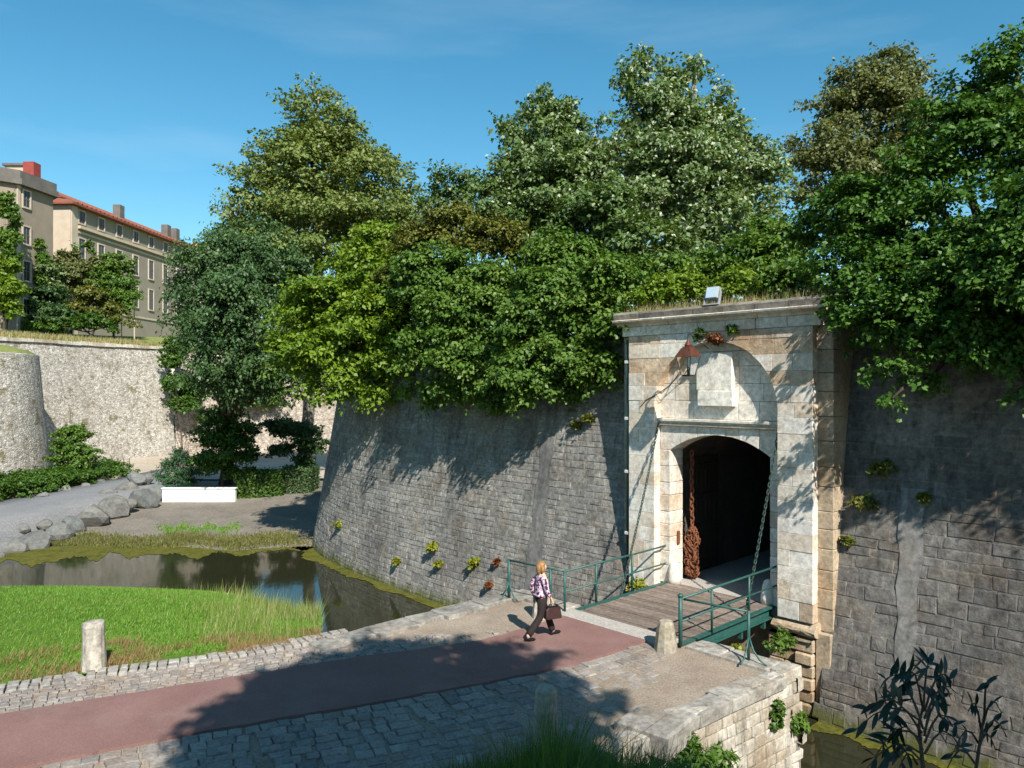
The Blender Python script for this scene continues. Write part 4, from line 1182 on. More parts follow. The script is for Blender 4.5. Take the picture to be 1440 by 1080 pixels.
# chains
def chain(p0, p1, label, sag=.12):
    p0, p1 = L(*p0), L(*p1)
    t_ = thing('drawbridge_chain', label, 'chain', p1, ANG)
    n = int((p1 - p0).length / .085); base_me = None
    mb = MB(); pts = []
    for k in range(13):
        a = 2 * math.pi * k / 12; pts.append((.030 * math.cos(a), 0, .062 * math.sin(a)))
    mb.tube(pts, .0125, 5, False)
    me = bpy.data.meshes.new('link'); me.from_pydata(mb.v, [], mb.f); me.materials.append(MATS['chain_iron']); me.update()
    for i in range(n):
        u = (i + .5) / n; p = p0.lerp(p1, u) + Vector((0, 0, -sag * 4 * u * (1 - u)))
        u2 = u + .01; d = (p0.lerp(p1, u2) + Vector((0, 0, -sag * 4 * u2 * (1 - u2))) - p).normalized()
        q = d.to_track_quat('Z', 'Y').to_matrix().to_4x4()
        o_ = bpy.data.objects.new('link', me); put(o_, t_, Matrix.Translation(p) @ q @ Matrix.Rotation(R(90) * (i % 2) + .4, 4, 'Z'))
chain((-1.80, .16, 4.48), (-1.58, -1.85, .02), 'drawbridge chain on the drainpipe side, hanging in front of the sunlit pier')
chain((1.80, .16, 4.48), (1.58, -1.12, .02), 'drawbridge chain hanging in front of the dark passage')

# ------------------------------------------------------------------ bridge
br = thing('drawbridge', 'wooden plank drawbridge with green steel side beams leading to the gate', 'bridge', L(0, -1.8, -.3), ANG)
y = -3.6; k = 0
while y < .28:
    gp('plank', MB().box(-1.52 + rs.uniform(-.015, .015), 1.52 + rs.uniform(-.015, .015), y + .014, y + .186, -.075, .0 + rs.uniform(-.008, .006), .008), 'plank_wood', br); y += .2; k += 1
for sg in (-1, 1):
    a, b_ = sorted((sg * 1.53, sg * 1.66))
    mb = MB(); mb.box(a, b_, -3.9, .26, -.02, .015); mb.box(min(abs(a), abs(b_)) * sg - .015, min(abs(a), abs(b_)) * sg + .015, -3.9, .26, -.24, -.022); mb.box(a, b_, -3.9, .26, -.27, -.242)
    gp('side_beam', mb, 'green_paint', br)
for s_ in (-.9, 0, .9): gp('bearer', MB().box(s_ - .07, s_ + .07, -3.5, .3, -.3, -.08), 'plank_wood', br)
for y in (-2.6, -1.3, -.2): gp('bracket', MB().box(1.5, 1.6, y, y + .07, -.48, -.275), 'green_paint', br)
struct(gp('threshold_slab', MB().box(-1.75, 1.42, -4.17, -3.615, -.2, .025, .015), 'concrete', None))

# ------------------------------------------------------------------ railings
def railing(label, parts, base, group=None):
    t_ = thing('railing', label, 'railing', L(*base), ANG, group)
    for nm, pts, rad in parts: gp(nm, MB().tube(pts, rad, 8), 'green_paint', t_, True)
    return t_
s_ = 1.66
P = [('post', [(s_, -3.94, .0), (s_, -3.94, 1.05)], .045)]
P += [('post', [(s_, y, .0), (s_, y, 1.0)], .028) for y in (-2.7, -1.05)]
P += [('rail', [(s_, -3.94, 1.0), (s_, .30, 1.0)], .028), ('rail', [(s_, -3.94, .52), (s_, .30, .52)], .022)]
P += [('finial', [(s_, -3.94, 1.05), (s_, -3.94, 1.09), (s_, -3.94, 1.12)], [.06, .06, .02])]
railing('green bridge railing with thick end post, beside the small bollard', P, (s_, -2, 0))
s_ = -1.66
P = [('post', [(s_, y, .0), (s_, y, 1.02)], .03) for y in (-3.94, -2.75, -1.25)]
P += [('rail', [(s_, -3.94, 1.0), (s_, -1.25, 1.0), (s_, .30, 1.02)], .026), ('rail', [(s_, -3.94, .50), (s_, -1.25, .50), (s_, .30, .52)], .022)]
railing('green bridge railing ending at the drainpipe side of the gate', P, (s_, -2, 0))
def foot(s0, y0, ds, dy):      # curved stay at the bottom of a free post
    return ('stay', [(s0, y0, .52), (s0 + ds * .25, y0 + dy * .25, .26), (s0 + ds * .6, y0 + dy * .6, .10), (s0 + ds, y0 + dy, .035)], .018)
P = [('post', [(3.12, -3.72, .03), (3.12, -3.72, 1.02)], .032), foot(3.12, -3.72, .42, -.05), foot(3.12, -3.72, .02, -.36), ('rail', [(3.12, -3.72, 1.0), (1.72, -3.9, 1.0)], .024)]
railing('short green guard rail along the causeway edge above the water, by the flat flagstones', P, (2.4, -3.8, 0))
P = [('post', [(-3.42, -4.15, .03), (-3.42, -4.15, 1.04)], .04), ('post', [(-2.1, -3.98, .03), (-2.1, -3.98, 1.0)], .035), foot(-3.42, -4.15, -.36, .0), foot(-3.42, -4.15, .30, .0), foot(-3.42, -4.15, 0, -.35),
     ('rail', [(-3.42, -4.15, 1.02), (-2.1, -3.98, 1.0), (-1.72, -3.94, 1.0)], .026)]
railing('green guard rail with splayed foot behind the walking woman, above the moat', P, (-2.6, -4, 0))

# ------------------------------------------------------------------ bollards
def bollard(px, py, prof, mat, label, seg=12, jit=.05, sx=1, sy=1):
    p = g(px, py, 0); p.z = -.045
    mb = MB(); mb.lathe(prof, p, seg, jit, sx, sy); o_ = mb.build('bollard', mat, None, None, False); tag(o_, label, 'bollard'); return o_
bollard(132, 938, [(.23, -.1), (.215, .1), (.205, .4), (.20, .7), (.205, .86), (.19, .93), (.06, .95)], 'white_bollard', 'tall whitish stone bollard standing at the edge of the grass', 14, .05)
bollard(936, 911, [(.27, -.1), (.25, .1), (.19, .42), (.165, .56), (.13, .62), (.03, .63)], 'grey_bollard', 'short tapered stone bollard beside the bridge end post', 10, .06)
p = L(-1.98, -4.35); x_, y_ = proj(p)
bollard(x_ - 3, y_ + 3, [(.25, -.1), (.23, .1), (.20, .4), (.17, .6), (.14, .72), (.03, .73)], 'white_bollard', 'tapered pale stone bollard just behind the walking woman', 10, .06)
bollard(768, 1040, [(.20, -.1), (.19, .3), (.18, .7), (.17, .82), (.12, .88), (.03, .89)], 'grey_bollard', 'stone bollard in tree shade half hidden by tall grass', 10, .05)

# ------------------------------------------------------------------ boulders, white wall, fence and poles
def boulder(px, py, rp, z, k, back=0.0):
    d = (CH - z) * F / (py - HY) - back; c = Vector(((px - 720) / F * d, d, CH + (HY - py) / F * d)); r_ = rp / F * d
    if back: r_ *= 1.1; c.z = float(np.interp(d + 0.7 * math.sin(c.x * .35) + .35 * math.sin(c.x * .9 + 1), [33, 37.2, 39, 48.6, 51], [-3.1, -2.42, -2.25, -1.8, -1.35])) + r_ * (.62 if rp > 12 else 1.2)
    bm = bmesh.new(); bmesh.ops.create_icosphere(bm, subdivisions=2, radius=1)
    q = random.Random(k); ax = [Vector((q.uniform(-1, 1), q.uniform(-1, 1), q.uniform(-1, 1))).normalized() for _ in range(9)]; hh = [q.uniform(.55, .85) for _ in ax]
    for v in bm.verts:
        for a_, h_ in zip(ax, hh):
            e = v.co.dot(a_)
            if e > h_: v.co -= a_ * (e - h_)
        v.co *= 1 + q.uniform(-.03, .03)
        v.co = Vector((v.co.x * r_ * 1.25, v.co.y * r_, v.co.z * r_ * .92))
    bm.verts.index_update()
    mb = MB(); mb.add([v.co + c for v in bm.verts], [[v.index for v in f.verts] for f in bm.faces]); bm.free()
    o_ = mb.build('boulder', 'boulder'); tag(o_, *(('big grey boulder in the rough stone edging between lane and gravel', 'boulder', 'big boulders edging the lane') if back and rp > 12 else ('smaller stone wedged among the big boulders edging the lane', 'boulder', 'smaller stones edging the lane') if back else ('small pale stone at the hedge side of the lane', 'boulder', 'stones along the hedge side of the lane')))
for k, (px, py, rp) in enumerate([(-12, 748, 16), (16, 742, 17), (48, 737, 19), (84, 729, 15), (104, 722, 14), (131, 716, 19), (160, 708, 19), (180, 704, 10), (176, 690, 14), (202, 699, 17), (221, 692, 15), (152, 695, 10), (193, 685, 11), (207, 684, 9), (62, 724, 9), (30, 728, 9)]):
    boulder(px, py, rp, -1.35, k, .6)
for k, (px, py, rp) in enumerate([(78, 690, 6), (95, 688, 7), (120, 684, 6), (142, 678, 6), (60, 697, 7)]): boulder(px, py, rp, -1.2, 40 + k)
a, b_ = at(229, 700, 48.4), at(331, 700, 48.4)
ww = thing('low_wall', 'low white painted wall at the end of the lane', 'wall', ((a.x + b_.x) / 2, 48.4, -1.9))
MB().box(a.x, b_.x, 48.3, 48.6, -2.1, -1.0, .01).build('wall_face', 'white_paint', ww); MB().box(a.x - .05, b_.x + .05, 48.24, 48.66, -.998, -.93, .01).build('coping', 'white_paint', ww)
fn = thing('garden_fence', 'small weathered post fence beside the lane under the rampart wall', 'fence', at(150, 655, 61) * 1.0)
for i in range(9):
    p = at(118 + i * 8, 655, 61); p.z = -1.2; MB().tube([p, p + Vector((0, 0, 1.0))], .035, 5).build('post', 'dark_trim', fn)
for zz in (-.75, -.3):
    MB().tube([Vector((at(118, 655, 61).x, 61, zz)), Vector((at(182, 655, 61).x, 61, zz))], .02, 5).build('rail', 'dark_trim', fn)
for px, hh in ((171, 2.2), (189, 2.6)):
    p = at(px, 468, 82); MB().tube([p - Vector((0, 0, .8)), p + Vector((0, 0, hh))], .07, 6).build('pole', 'trim_stone'); 
    tag(bpy.context.scene.collection.objects[-1], ('shorter' if hh < 2.4 else 'taller') + ' thin pale pole on the grassy terrace in front of the barracks', 'pole', 'poles on the terrace')

# ================================================================== BUILDINGS ON THE HILL
def facade_box(mb, a, b_, z0, z1, out, d0, d1):
    """box on the facade line a-b (2D), from d0 to d1 outwards"""
    a = Vector((a[0], a[1], 0)); b_ = Vector((b_[0], b_[1], 0)); o_ = Vector((out[0], out[1], 0))
    q = [a + o_ * d1, b_ + o_ * d1, b_ + o_ * d0, a + o_ * d0]
    mb.add([p + Vector((0, 0, z0)) for p in q] + [p + Vector((0, 0, z1)) for p in q], [(0, 3, 2, 1), (4, 5, 6, 7), (0, 1, 5, 4), (1, 2, 6, 5), (2, 3, 7, 6), (3, 0, 4, 7)])
    return mb
def extrude(poly, z0, z1):
    n = len(poly); mb = MB()
    mb.add([(x, y, z0) for x, y in poly] + [(x, y, z1) for x, y in poly], [tuple(range(n - 1, -1, -1)), tuple(range(n, 2 * n))] + [(i, (i + 1) % n, n + (i + 1) % n, n + i) for i in range(n)])
    return mb
def window(parent, a, dirv, out, c, z0, z1, w, frame_mat='trim_stone', shutter=False):
    """a: facade origin (2D), dirv unit along it, c: distance of the window centre"""
    p0 = Vector(a) + Vector(dirv) * (c - w / 2); p1 = Vector(a) + Vector(dirv) * (c + w / 2)
    mb = MB(); fw = .16
    facade_box(mb, p0 - Vector(dirv) * fw, p0, z0 - fw, z1 + fw, out, -.05, .12); facade_box(mb, p1, p1 + Vector(dirv) * fw, z0 - fw, z1 + fw, out, -.05, .12)
    facade_box(mb, p0, p1, z1, z1 + fw, out, -.05, .118); facade_box(mb, p0, p1, z0 - fw, z0, out, -.05, .16)
    w_ = mb.build('window', frame_mat, parent)
    facade_box(MB(), p0, p1, z0, z1, out, -.2, .02).build('pane', 'window_glass', w_)
    mb = MB(); m_ = (p0 + p1) / 2; d_ = Vector(dirv)
    facade_box(mb, m_ - d_ * .04, m_ + d_ * .04, z0, z1, out, .02, .06)
    facade_box(mb, p0, p1, (z0 + z1) / 2 - .04, (z0 + z1) / 2 + .04, out, .02, .055)
    mb.build('sash', 'shutter' if shutter else 'dark_trim', w_)

bl = thing('old_tower_house', 'tall ivy-grown grey tan block with roof parapet and red chimney on the hill', 'building', (-55, 76, 11))
pl_ = [(-60, 64.5), (-49.2, 75), (-48.7, 80), (-62, 92), (-72, 92), (-72, 66)]
extrude(pl_, 9, 26.0).build('wall', 'plaster_grey', bl)
def grow(poly, k):
    c = Vector((sum(p[0] for p in poly) / len(poly), sum(p[1] for p in poly) / len(poly))); return [tuple(c + (Vector(p) - c) * k) for p in poly]
extrude(grow(pl_, 1.045), 25.7, 26.3).build('cornice', 'dark_trim', bl)
extrude(grow(pl_, 1.03), 26.303, 27.1).build('parapet', 'dark_trim', bl)
extrude([(-50.6, 78), (-49.5, 78), (-49.5, 79.2), (-50.6, 79.2)], 27.0, 28.9).build('chimney', 'chimney_red', bl)
extrude([(-52.6, 78.2), (-50.7, 78.2), (-50.7, 79), (-52.6, 79)], 27.0, 28.5).build('roof_hut', 'trim_stone', bl)
extrude([(-52.8, 78), (-50.62, 78), (-50.62, 79.2), (-52.8, 79.2)], 28.503, 28.75).build('roof_hut_top', 'dark_trim', bl)
dv = Vector((.5, 5)).normalized(); ov = Vector((dv.y, -dv.x))
for z0_, z1_ in ((23.7, 25.3), (20.0, 21.7), (16.3, 18.2), (12.8, 14.4)):
    window(bl, (-49.2, 75), dv, ov, 1.15, z0_, z1_, .9)
dv2 = (Vector((-49.2, 75)) - Vector((-60, 64.5))).normalized(); ov2 = Vector((dv2.y, -dv2.x))
for c in (6.5, 10.8):
    for z0_, z1_ in ((20.0, 21.8), (16.2, 18.2), (12.8, 14.6)): window(bl, (-60, 64.5), dv2, ov2, c, z0_, z1_, .9)
mb = MB(); facade_box(mb, Vector((-49.2, 75)) - dv * .05, Vector((-49.2, 75)) + dv * .35, 10, 25.7, ov, -.3, .06); mb.build('corner_quoin', 'trim_stone', bl)

lb = thing('barracks', 'long barracks with red tiled roof and rows of small windows on the hill', 'building', (-54, 112, 11))
A2 = Vector((-52.6, 90)); dv = Vector((1.7, 30)).normalized(); ov = Vector((dv.y, -dv.x)); LEN = 58
B2 = A2 + dv * LEN; back = -ov * 13
gv = (-ov)
extrude([tuple(A2), tuple(B2), tuple(B2 + back), tuple(A2 + back)], 9, 27.55).build('wall', 'plaster_long', lb)
mb = MB(); facade_box(mb, A2 - dv * .05, A2 + dv * 1.1, 9, 27.5, ov, -1.2, .1); mb.build('corner_quoin', 'trim_stone', lb)
mb = MB(); facade_box(mb, A2 + dv * 1.1, B2, 24.75, 25.1, ov, -.2, .42); mb.build('cornice', 'trim_stone', lb)
mb = MB(); facade_box(mb, A2 + dv * 1.1, B2, 24.2, 24.45, ov, -.2, .12); mb.build('string_course', 'trim_stone', lb)
mb = MB(); facade_box(mb, A2 + dv * 1.1, B2, 15.1, 15.35, ov, -.2, .12); mb.build('string_course', 'trim_stone', lb)
gd = ov * -1
mb = MB(); facade_box(mb, A2 + ov * .0 - dv * .12, A2 - ov * 13 - dv * .12, 9, 27.5, -dv, -.1, .05); mb.build('gable_face', 'trim_stone', lb)
rg = A2 - ov * 6.5
mb = MB(); ez, rz = 27.5, 30.6
e0, e1 = A2 + ov * .75 - dv * .8, B2 + ov * .75; r0_, r1_ = A2 - ov * 6.5 + dv * 3.5, B2 - ov * 6.5; f0, f1 = A2 - ov * 13.75 - dv * .8, B2 - ov * 13.75
mb.add([(*e0, ez), (*e1, ez), (*r1_, rz), (*r0_, rz), (*f0, ez), (*f1, ez), (*e0, ez - .22), (*e1, ez - .22), (*f0, ez - .22), (*f1, ez - .22)],
       [(0, 1, 2, 3), (3, 2, 5, 4), (4, 0, 3), (6, 7, 1, 0), (8, 6, 0, 4), (6, 8, 9, 7), (1, 7, 9, 5, 2)])
rf = mb.build('roof', 'roof_tile', lb)
# tile rolls down the slope
mb = MB(); k = 0
while k * .9 < LEN:
    c0 = A2 + dv * (k * .9); p0 = c0 + ov * .78; p1 = c0 - ov * 6.2
    mb.tube([(*p0, ez + .03), (*p1, rz - .05)], .14, 5); k += 1
stuff(mb.build('tile_rolls', 'roof_tile', rf))
for D_ in (103.8, 116.5, 119.2, 130):
    p = A2 + dv * (D_ - 90) - ov * 2.4; MB().box(p.x - .5, p.x + .5, p.y - .6, p.y + .6, 28, 30.6).build('chimney', 'dark_trim', rf)
for i in range(13):
    c = 1.9 + i * 3.95
    window(lb, A2, dv, ov, c, 25.5, 26.95, 1.15, shutter=True)
    window(lb, A2, dv, ov, c, 21.0, 23.6, 1.2)
    window(lb, A2, dv, ov, c, 16.6, 19.4, 1.2)
hb = thing('roof_house', 'far house with steep orange tiled roof just behind the barracks roof', 'building', (-61, 154, 12))
extrude([(-70, 150), (-54, 150), (-54, 160), (-70, 160)], 10, 31.3).build('wall', 'plaster_grey', hb)
mb = MB(); mb.add([(-70.6, 149.4, 31.2), (-53.4, 149.4, 31.2), (-53.4, 160.6, 31.2), (-70.6, 160.6, 31.2), (-65.5, 155, 35.2), (-58.5, 155, 35.2)], [(0, 1, 5, 4), (1, 2, 5), (2, 3, 4, 5), (3, 0, 4), (3, 2, 1, 0)])
mb.build('roof', 'roof_orange', hb)

# ================================================================== TREES AND SHRUBS
# tall plane tree
tree('plane_tree', 'tallest pale green pyramid-shaped tree standing beyond the end of the bastion', 'tree', (-15.0, 54, -1.2),
     pl([(448, 140, 38, 50), (440, 185, 62, 50), (480, 215, 58, 50), (405, 225, 55, 50), (450, 270, 100, 50), (372, 300, 62, 49.5), (530, 258, 52, 50.5), (562, 285, 36, 51), (430, 350, 110, 49), (335, 312, 36, 49), (520, 340, 85, 50), (575, 250, 26, 51), (560, 340, 50, 50)]),
     'leaf_plane', 2400, 26, .24, 1.15, .45, 'pale_bark', twigs=120, up=.5)
# dark drooping tree
tree('robinia_tree', 'dark green drooping tree hanging over the pale rampart wall', 'tree', Vector((at(318, 545, 53).x, 53, -1.2)),
     pl([(300, 395, 62, 45), (262, 430, 36, 44.5), (275, 475, 46, 44), (345, 450, 82, 44), (330, 515, 60, 43.5), (405, 400, 66, 45), (325, 352, 40, 46), (390, 520, 58, 44), (250, 400, 26, 45), (360, 360, 66, 46), (430, 470, 50, 44.5), (290, 530, 34, 43.5), (420, 540, 32, 44), (320, 552, 30, 44), (360, 552, 32, 44.5), (345, 540, 40, 47)]),
     'leaf_dark', 3000, 26, .19, 1.05, .38, droop=.55, up=.35, twigs=80)
# bright maple on the end of the bastion
tree('maple_tree', 'bright yellow-green leafy tree growing on the end of the bastion wall', 'tree', L(-17.6, 2.6, ZT),
     pl([(500, 395, 52, 34.5), (450, 445, 58, 33.5), (420, 505, 46, 33), (520, 470, 62, 33), (490, 540, 36, 32.2), (560, 420, 60, 33.5), (410, 450, 30, 33.5), (540, 355, 46, 35), (470, 500, 44, 32.6), (555, 515, 46, 31.8), (470, 555, 26, 32), (520, 560, 24, 31.5), (580, 550, 26, 30.6), (440, 545, 24, 33)]),
     'leaf_bright', 2400, 24, .19, .8, .22, droop=.15, up=.75, twigs=60)
# shrubs along the rampart top
wtop = lambda s: L(s, 1.9, ZT)
tree('hazel_shrub', 'dense green shrub spilling over the middle of the bastion wall', 'shrub', wtop(-11),
     pl([(610, 400, 60, 29.3), (640, 470, 62, 27.8), (690, 430, 60, 27.6), (600, 500, 46, 28.3), (670, 530, 44, 26.6), (700, 555, 22, 26.0), (720, 500, 50, 26.3), (640, 545, 30, 27), (610, 555, 26, 28), (690, 570, 18, 26), (650, 500, 50, 26.8), (670, 560, 20, 26.3)]),
     'leaf_shrub', 3000, 24, .16, .65, .12, droop=.3, up=.7)
tree('elder_shrub', 'dense green shrub hanging over the wall next to the gate', 'shrub', wtop(-5.5),
     pl([(770, 440, 66, 25.2), (740, 520, 44, 24.6), (745, 560, 20, 24.2), (800, 500, 46, 24.4), (840, 450, 50, 23.8), (850, 500, 26, 23.2), (790, 380, 56, 26), (860, 400, 46, 23.8), (872, 455, 24, 22.9), (725, 570, 14, 24.3), (780, 545, 30, 24.2), (820, 535, 26, 23.6), (855, 520, 20, 23)]),
     'leaf_shrub', 2500, 24, .15, .6, .12, droop=.3, up=.7)
tree('rusty_shrub', 'olive brown tinged bush between the shrubs on the rampart', 'shrub', wtop(-13.5) + NV * 1.2,
     pl([(590, 350, 38, 31), (640, 330, 46, 30.5), (560, 390, 26, 32), (690, 345, 46, 29.5), (590, 410, 22, 31)]), 'leaf_brown', 700, 24, .15, .6, .1)
tree('back_shrub', 'mid green bushy tree filling the gap below the poplars', 'shrub', Vector((at(780, 400, 31.5).x, 31.5, ZT)),
     pl([(640, 275, 36, 35), (700, 300, 56, 33), (760, 340, 66, 31), (840, 330, 70, 30), (905, 360, 56, 28), (615, 300, 28, 35.5), (960, 370, 46, 28)]), 'leaf_poplar', 1500, 24, .18, .75, .16, pale=.06)
tree('rampart_bush', 'low bush filling the rampart top behind the maple and the hazel', 'shrub', L(-14.5, 5.5, ZT),
     pl([(560, 440, 46, 36), (620, 430, 46, 34), (500, 460, 40, 37), (680, 420, 46, 32), (600, 470, 40, 33)]), 'leaf_shrub', 700, 22, .18, .7, .1)
tree('rampart_bush', 'low leafy bush right behind the gate cornice', 'shrub', L(-1.5, 5.0, ZT),
     pl([(900, 400, 36, 25), (950, 395, 40, 25), (1000, 400, 36, 25), (1050, 405, 34, 24.5), (1100, 400, 36, 24), (850, 400, 36, 26), (930, 430, 26, 24), (1010, 425, 26, 24), (1070, 425, 26, 23.6)]), 'leaf_shrub', 900, 22, .15, .6, .1)
# poplars
tree('poplar_tree', 'tall silvery poplar with spiky top shoots behind the gate', 'tree', Vector((at(965, 400, 33).x, 33, ZT)),
     pl([(905, 105, 22, 32), (880, 130, 26, 32), (975, 110, 24, 32), (935, 130, 34, 32), (1010, 150, 20, 32), (930, 185, 62, 32), (990, 200, 56, 32), (1045, 212, 30, 32), (955, 260, 84, 31.5), (880, 255, 56, 31), (1040, 270, 56, 31.5), (870, 110, 12, 32), (1085, 245, 28, 31), (900, 310, 56, 30.5), (1000, 330, 62, 30), (860, 205, 22, 32), (1070, 310, 36, 30.5)]) + pl([(905, 88, 12, 32), (905, 80, 10, 32), (876, 112, 11, 32), (977, 92, 11, 32), (940, 100, 11, 32), (1015, 132, 10, 32), (1078, 215, 11, 31), (958, 108, 10, 32), (1040, 188, 12, 32)] * 2, 2.0),
     'leaf_poplar', 2500, 22, .19, .75, .2, 'pale_bark', pale=.24, twigs=110, up=.4)
tree('poplar_tree', 'shorter silvery poplar with rounded top beside the tall spiky one', 'tree', Vector((at(772, 400, 33.5).x, 33.5, ZT)),
     pl([(765, 165, 30, 33), (725, 195, 24, 33), (800, 180, 30, 33), (760, 220, 54, 33), (815, 240, 50, 32.5), (720, 250, 34, 33), (780, 280, 66, 32), (842, 175, 16, 32.5), (700, 230, 14, 33)]) + pl([(765, 142, 10, 33), (800, 155, 10, 33), (718, 180, 10, 33), (742, 160, 9, 33), (708, 175, 9, 33)] * 2, 1.8),
     'leaf_poplar', 1500, 22, .19, .75, .18, 'pale_bark', pale=.14, twigs=80, up=.4)
# olive coloured tree behind on the right
tree('alder_tree', 'hazy olive green tree rising behind the dark overhanging tree', 'tree', Vector((at(1215, 400, 46).x, 46, ZT)),
     pl([(1245, 100, 36, 45), (1200, 130, 42, 45), (1275, 125, 38, 45), (1165, 165, 36, 45), (1230, 180, 66, 45), (1290, 175, 30, 45), (1140, 220, 40, 44.5), (1190, 250, 66, 44.5), (1128, 270, 30, 44.5), (1250, 260, 60, 45)]),
     'leaf_olive', 1700, 24, .22, .95, .3, twigs=100, up=.35)
# dark tree over the right wall
tree('linden_tree', 'dark leafy tree hanging over the curtain wall and the gate corner', 'tree', L(6.2, 3.6, ZT),
     pl([(1425, 75, 40, 18), (1400, 135, 62, 18), (1340, 195, 64, 18), (1430, 230, 80, 17), (1280, 250, 56, 18), (1215, 300, 62, 18.5), (1150, 325, 46, 19.5), (1300, 340, 86, 17.5), (1400, 370, 84, 16.5), (1200, 385, 60, 18), (1245, 450, 56, 16.8), (1320, 460, 66, 16.2), (1400, 490, 60, 15.5), (1225, 530, 26, 16.2), (1130, 380, 30, 19), (1290, 520, 36, 15.8), (1180, 435, 30, 17.2), (1445, 560, 30, 14.8), (1500, 300, 90, 16), (1520, 450, 80, 15), (1255, 560, 16, 15.6), (1165, 410, 24, 17.4)]) + [(*L(s_, m_, z_), r_, r_, r_ * .8) for s_, m_, z_, r_ in ((3.9, .3, 7.9, .8), (4.6, .2, 7.4, .9), (5.6, .1, 7.6, 1.0), (4.2, .4, 6.7, .7), (5.8, .0, 6.6, .8), (6.6, -.1, 6.0, .6), (5.2, .3, 5.7, .5), (7.0, .0, 7.6, 1.2), (8.2, -.2, 7.7, 1.2), (9.6, -.3, 7.9, 1.3), (11, -.3, 7.8, 1.3), (12.5, -.2, 8.0, 1.4), (8.8, .2, 6.7, .9), (10.2, .1, 6.8, .9), (7.6, .3, 6.4, .8), (6.2, .4, 6.2, .7),
       (9, .2, 9.2, 1.5), (11, .2, 9.4, 1.6), (13, .2, 9.5, 1.6), (14, -.1, 8.2, 1.4), (7.5, .4, 9, 1.3), (5.0, .5, 6.6, .7))],
     'leaf_linden', 6600, 22, .125, .5, .26, droop=.25, up=.75, twigs=140)
tree('elder_shrub', 'dark bush in shade behind the cornice at the linden side', 'shrub', L(2.4, 4.0, ZT),
     pl([(1060, 375, 46, 24), (1110, 400, 36, 22.5), (1010, 385, 34, 24.5), (1085, 345, 40, 25)]), 'leaf_shrub', 650, 22, .15, .6, .1)
tree('bramble', 'low bright leafy growth on top of the gate cornice behind the floodlight', 'shrub', L(-.6, 2.2, ZT),
     pl([(930, 415, 24, 22.5), (900, 425, 18, 22.6), (965, 405, 26, 22.8), (1035, 402, 24, 22), (890, 455, 16, 22.0)]), 'leaf_bright', 420, 20, .12, .42, .05, up=.7)
# tree behind the photographer whose shade lies on the road
sh = []
def shadow_lobe(px, py, h, r_):
    p = g(px, py, 0); q = p + SUN_H * (h / math.tan(SUN_EL)); sh.append((q.x, q.y, h, r_, r_, r_ * .8))
for px, py, h, r_ in ((345, 1005, 12, .75), (395, 965, 12.6, .8), (330, 1050, 11, .8), (470, 945, 13, .85), (480, 1000, 11.5, 1.2), (560, 935, 12.5, 1.0), (600, 985, 11, 1.3), (430, 1060, 10.5, 1.3), (560, 1050, 10.5, 1.4), (690, 925, 12.5, .8), (720, 975, 11.5, 1.1), (640, 905, 13.5, .5),
                      (700, 1040, 10, 1.2), (800, 985, 11.5, .65), (855, 985, 12, .4), (770, 925, 12.4, .4), (520, 905, 13.8, .4), (790, 1050, 10, .7), (820, 1030, 10.2, .5), (300, 1075, 11, .6)): shadow_lobe(px, py, h, r_)
sh += [(2.2, -1.2, 9.5, 1.6, 1.6, 1.2), (4.2, -1.6, 9.5, 1.8, 1.8, 1.3), (1.2, -3.6, 9.2, 1.6, 1.6, 1.2), (3.6, -4.5, 11, 2.2, 2.2, 1.8), (5.5, -7.5, 10.5, 2.2, 2.2, 1.8), (2.6, -7.5, 10, 2.0, 2, 1.6), (4.5, -6, 12.6, 2, 2, 1.5), (7, -5, 11, 2, 2, 1.6), (6.0, -9.5, 10, 2, 2, 1.6), (3.5, -9.5, 10, 2, 2, 1.6)]
tree('shade_tree', 'large tree behind the viewpoint whose shade falls across the road', 'tree', (5.2, -5.0, 3.9), sh, 'leaf_shrub', 2600, 24, .16, .5, .32, fork_z=8.0, twigs=0, shell=.15, lump=.5)
st_ = COL.objects['shade_tree']
foliage(sh[:20], 3700, 24, .15, .42, 'leaf_shrub', 'crown', st_, shell=.1, lump=.5)

# garden below the rampart
tree('garden_tree', 'small layered green tree above the white wall', 'tree', at(312, 690, 50.5) * Vector((1, 1, 0)) + Vector((0, 0, -1.35)),
     pl([(318, 592, 30, 50.5), (300, 612, 26, 50.2), (340, 610, 26, 50.5), (318, 635, 38, 50), (350, 640, 18, 50), (295, 655, 26, 49.8), (330, 665, 22, 49.8)], .7), 'leaf_hedge', 700, 22, .2, .6, .1)
tree('dark_garden_tree', 'small dark flat-topped tree with thin trunk beside the bastion corner', 'tree', at(424, 680, 52) * Vector((1, 1, 0)) + Vector((0, 0, -1.3)),
     pl([(395, 605, 26, 52), (425, 612, 28, 52), (400, 635, 20, 51.5), (440, 630, 22, 52), (425, 650, 16, 51.5), (385, 600, 14, 52)], .55), 'leaf_dark', 480, 22, .2, .55, .09)
tree('reed_bush', 'bright bluish green bush at the end of the lane', 'bush', at(248, 690, 51) * Vector((1, 1, 0)) + Vector((0, 0, -1.35)),
     pl([(250, 660, 26, 51), (245, 675, 24, 50.6), (270, 672, 20, 50.6), (252, 645, 16, 51)]), 'leaf_blue', 420, 24, .16, .4, .04, aspect=.3)
tree('round_bush', 'rounded green bush against the shadowed edge of the bastion', 'bush', at(104, 680, 55) * Vector((1, 1, 0)) + Vector((0, 0, -1.25)),
     pl([(104, 625, 26, 55), (90, 640, 20, 54.5), (118, 640, 20, 54.5), (105, 655, 24, 54.5), (98, 612, 14, 55)]), 'leaf_shrub', 480, 22, .18, .5, .06)
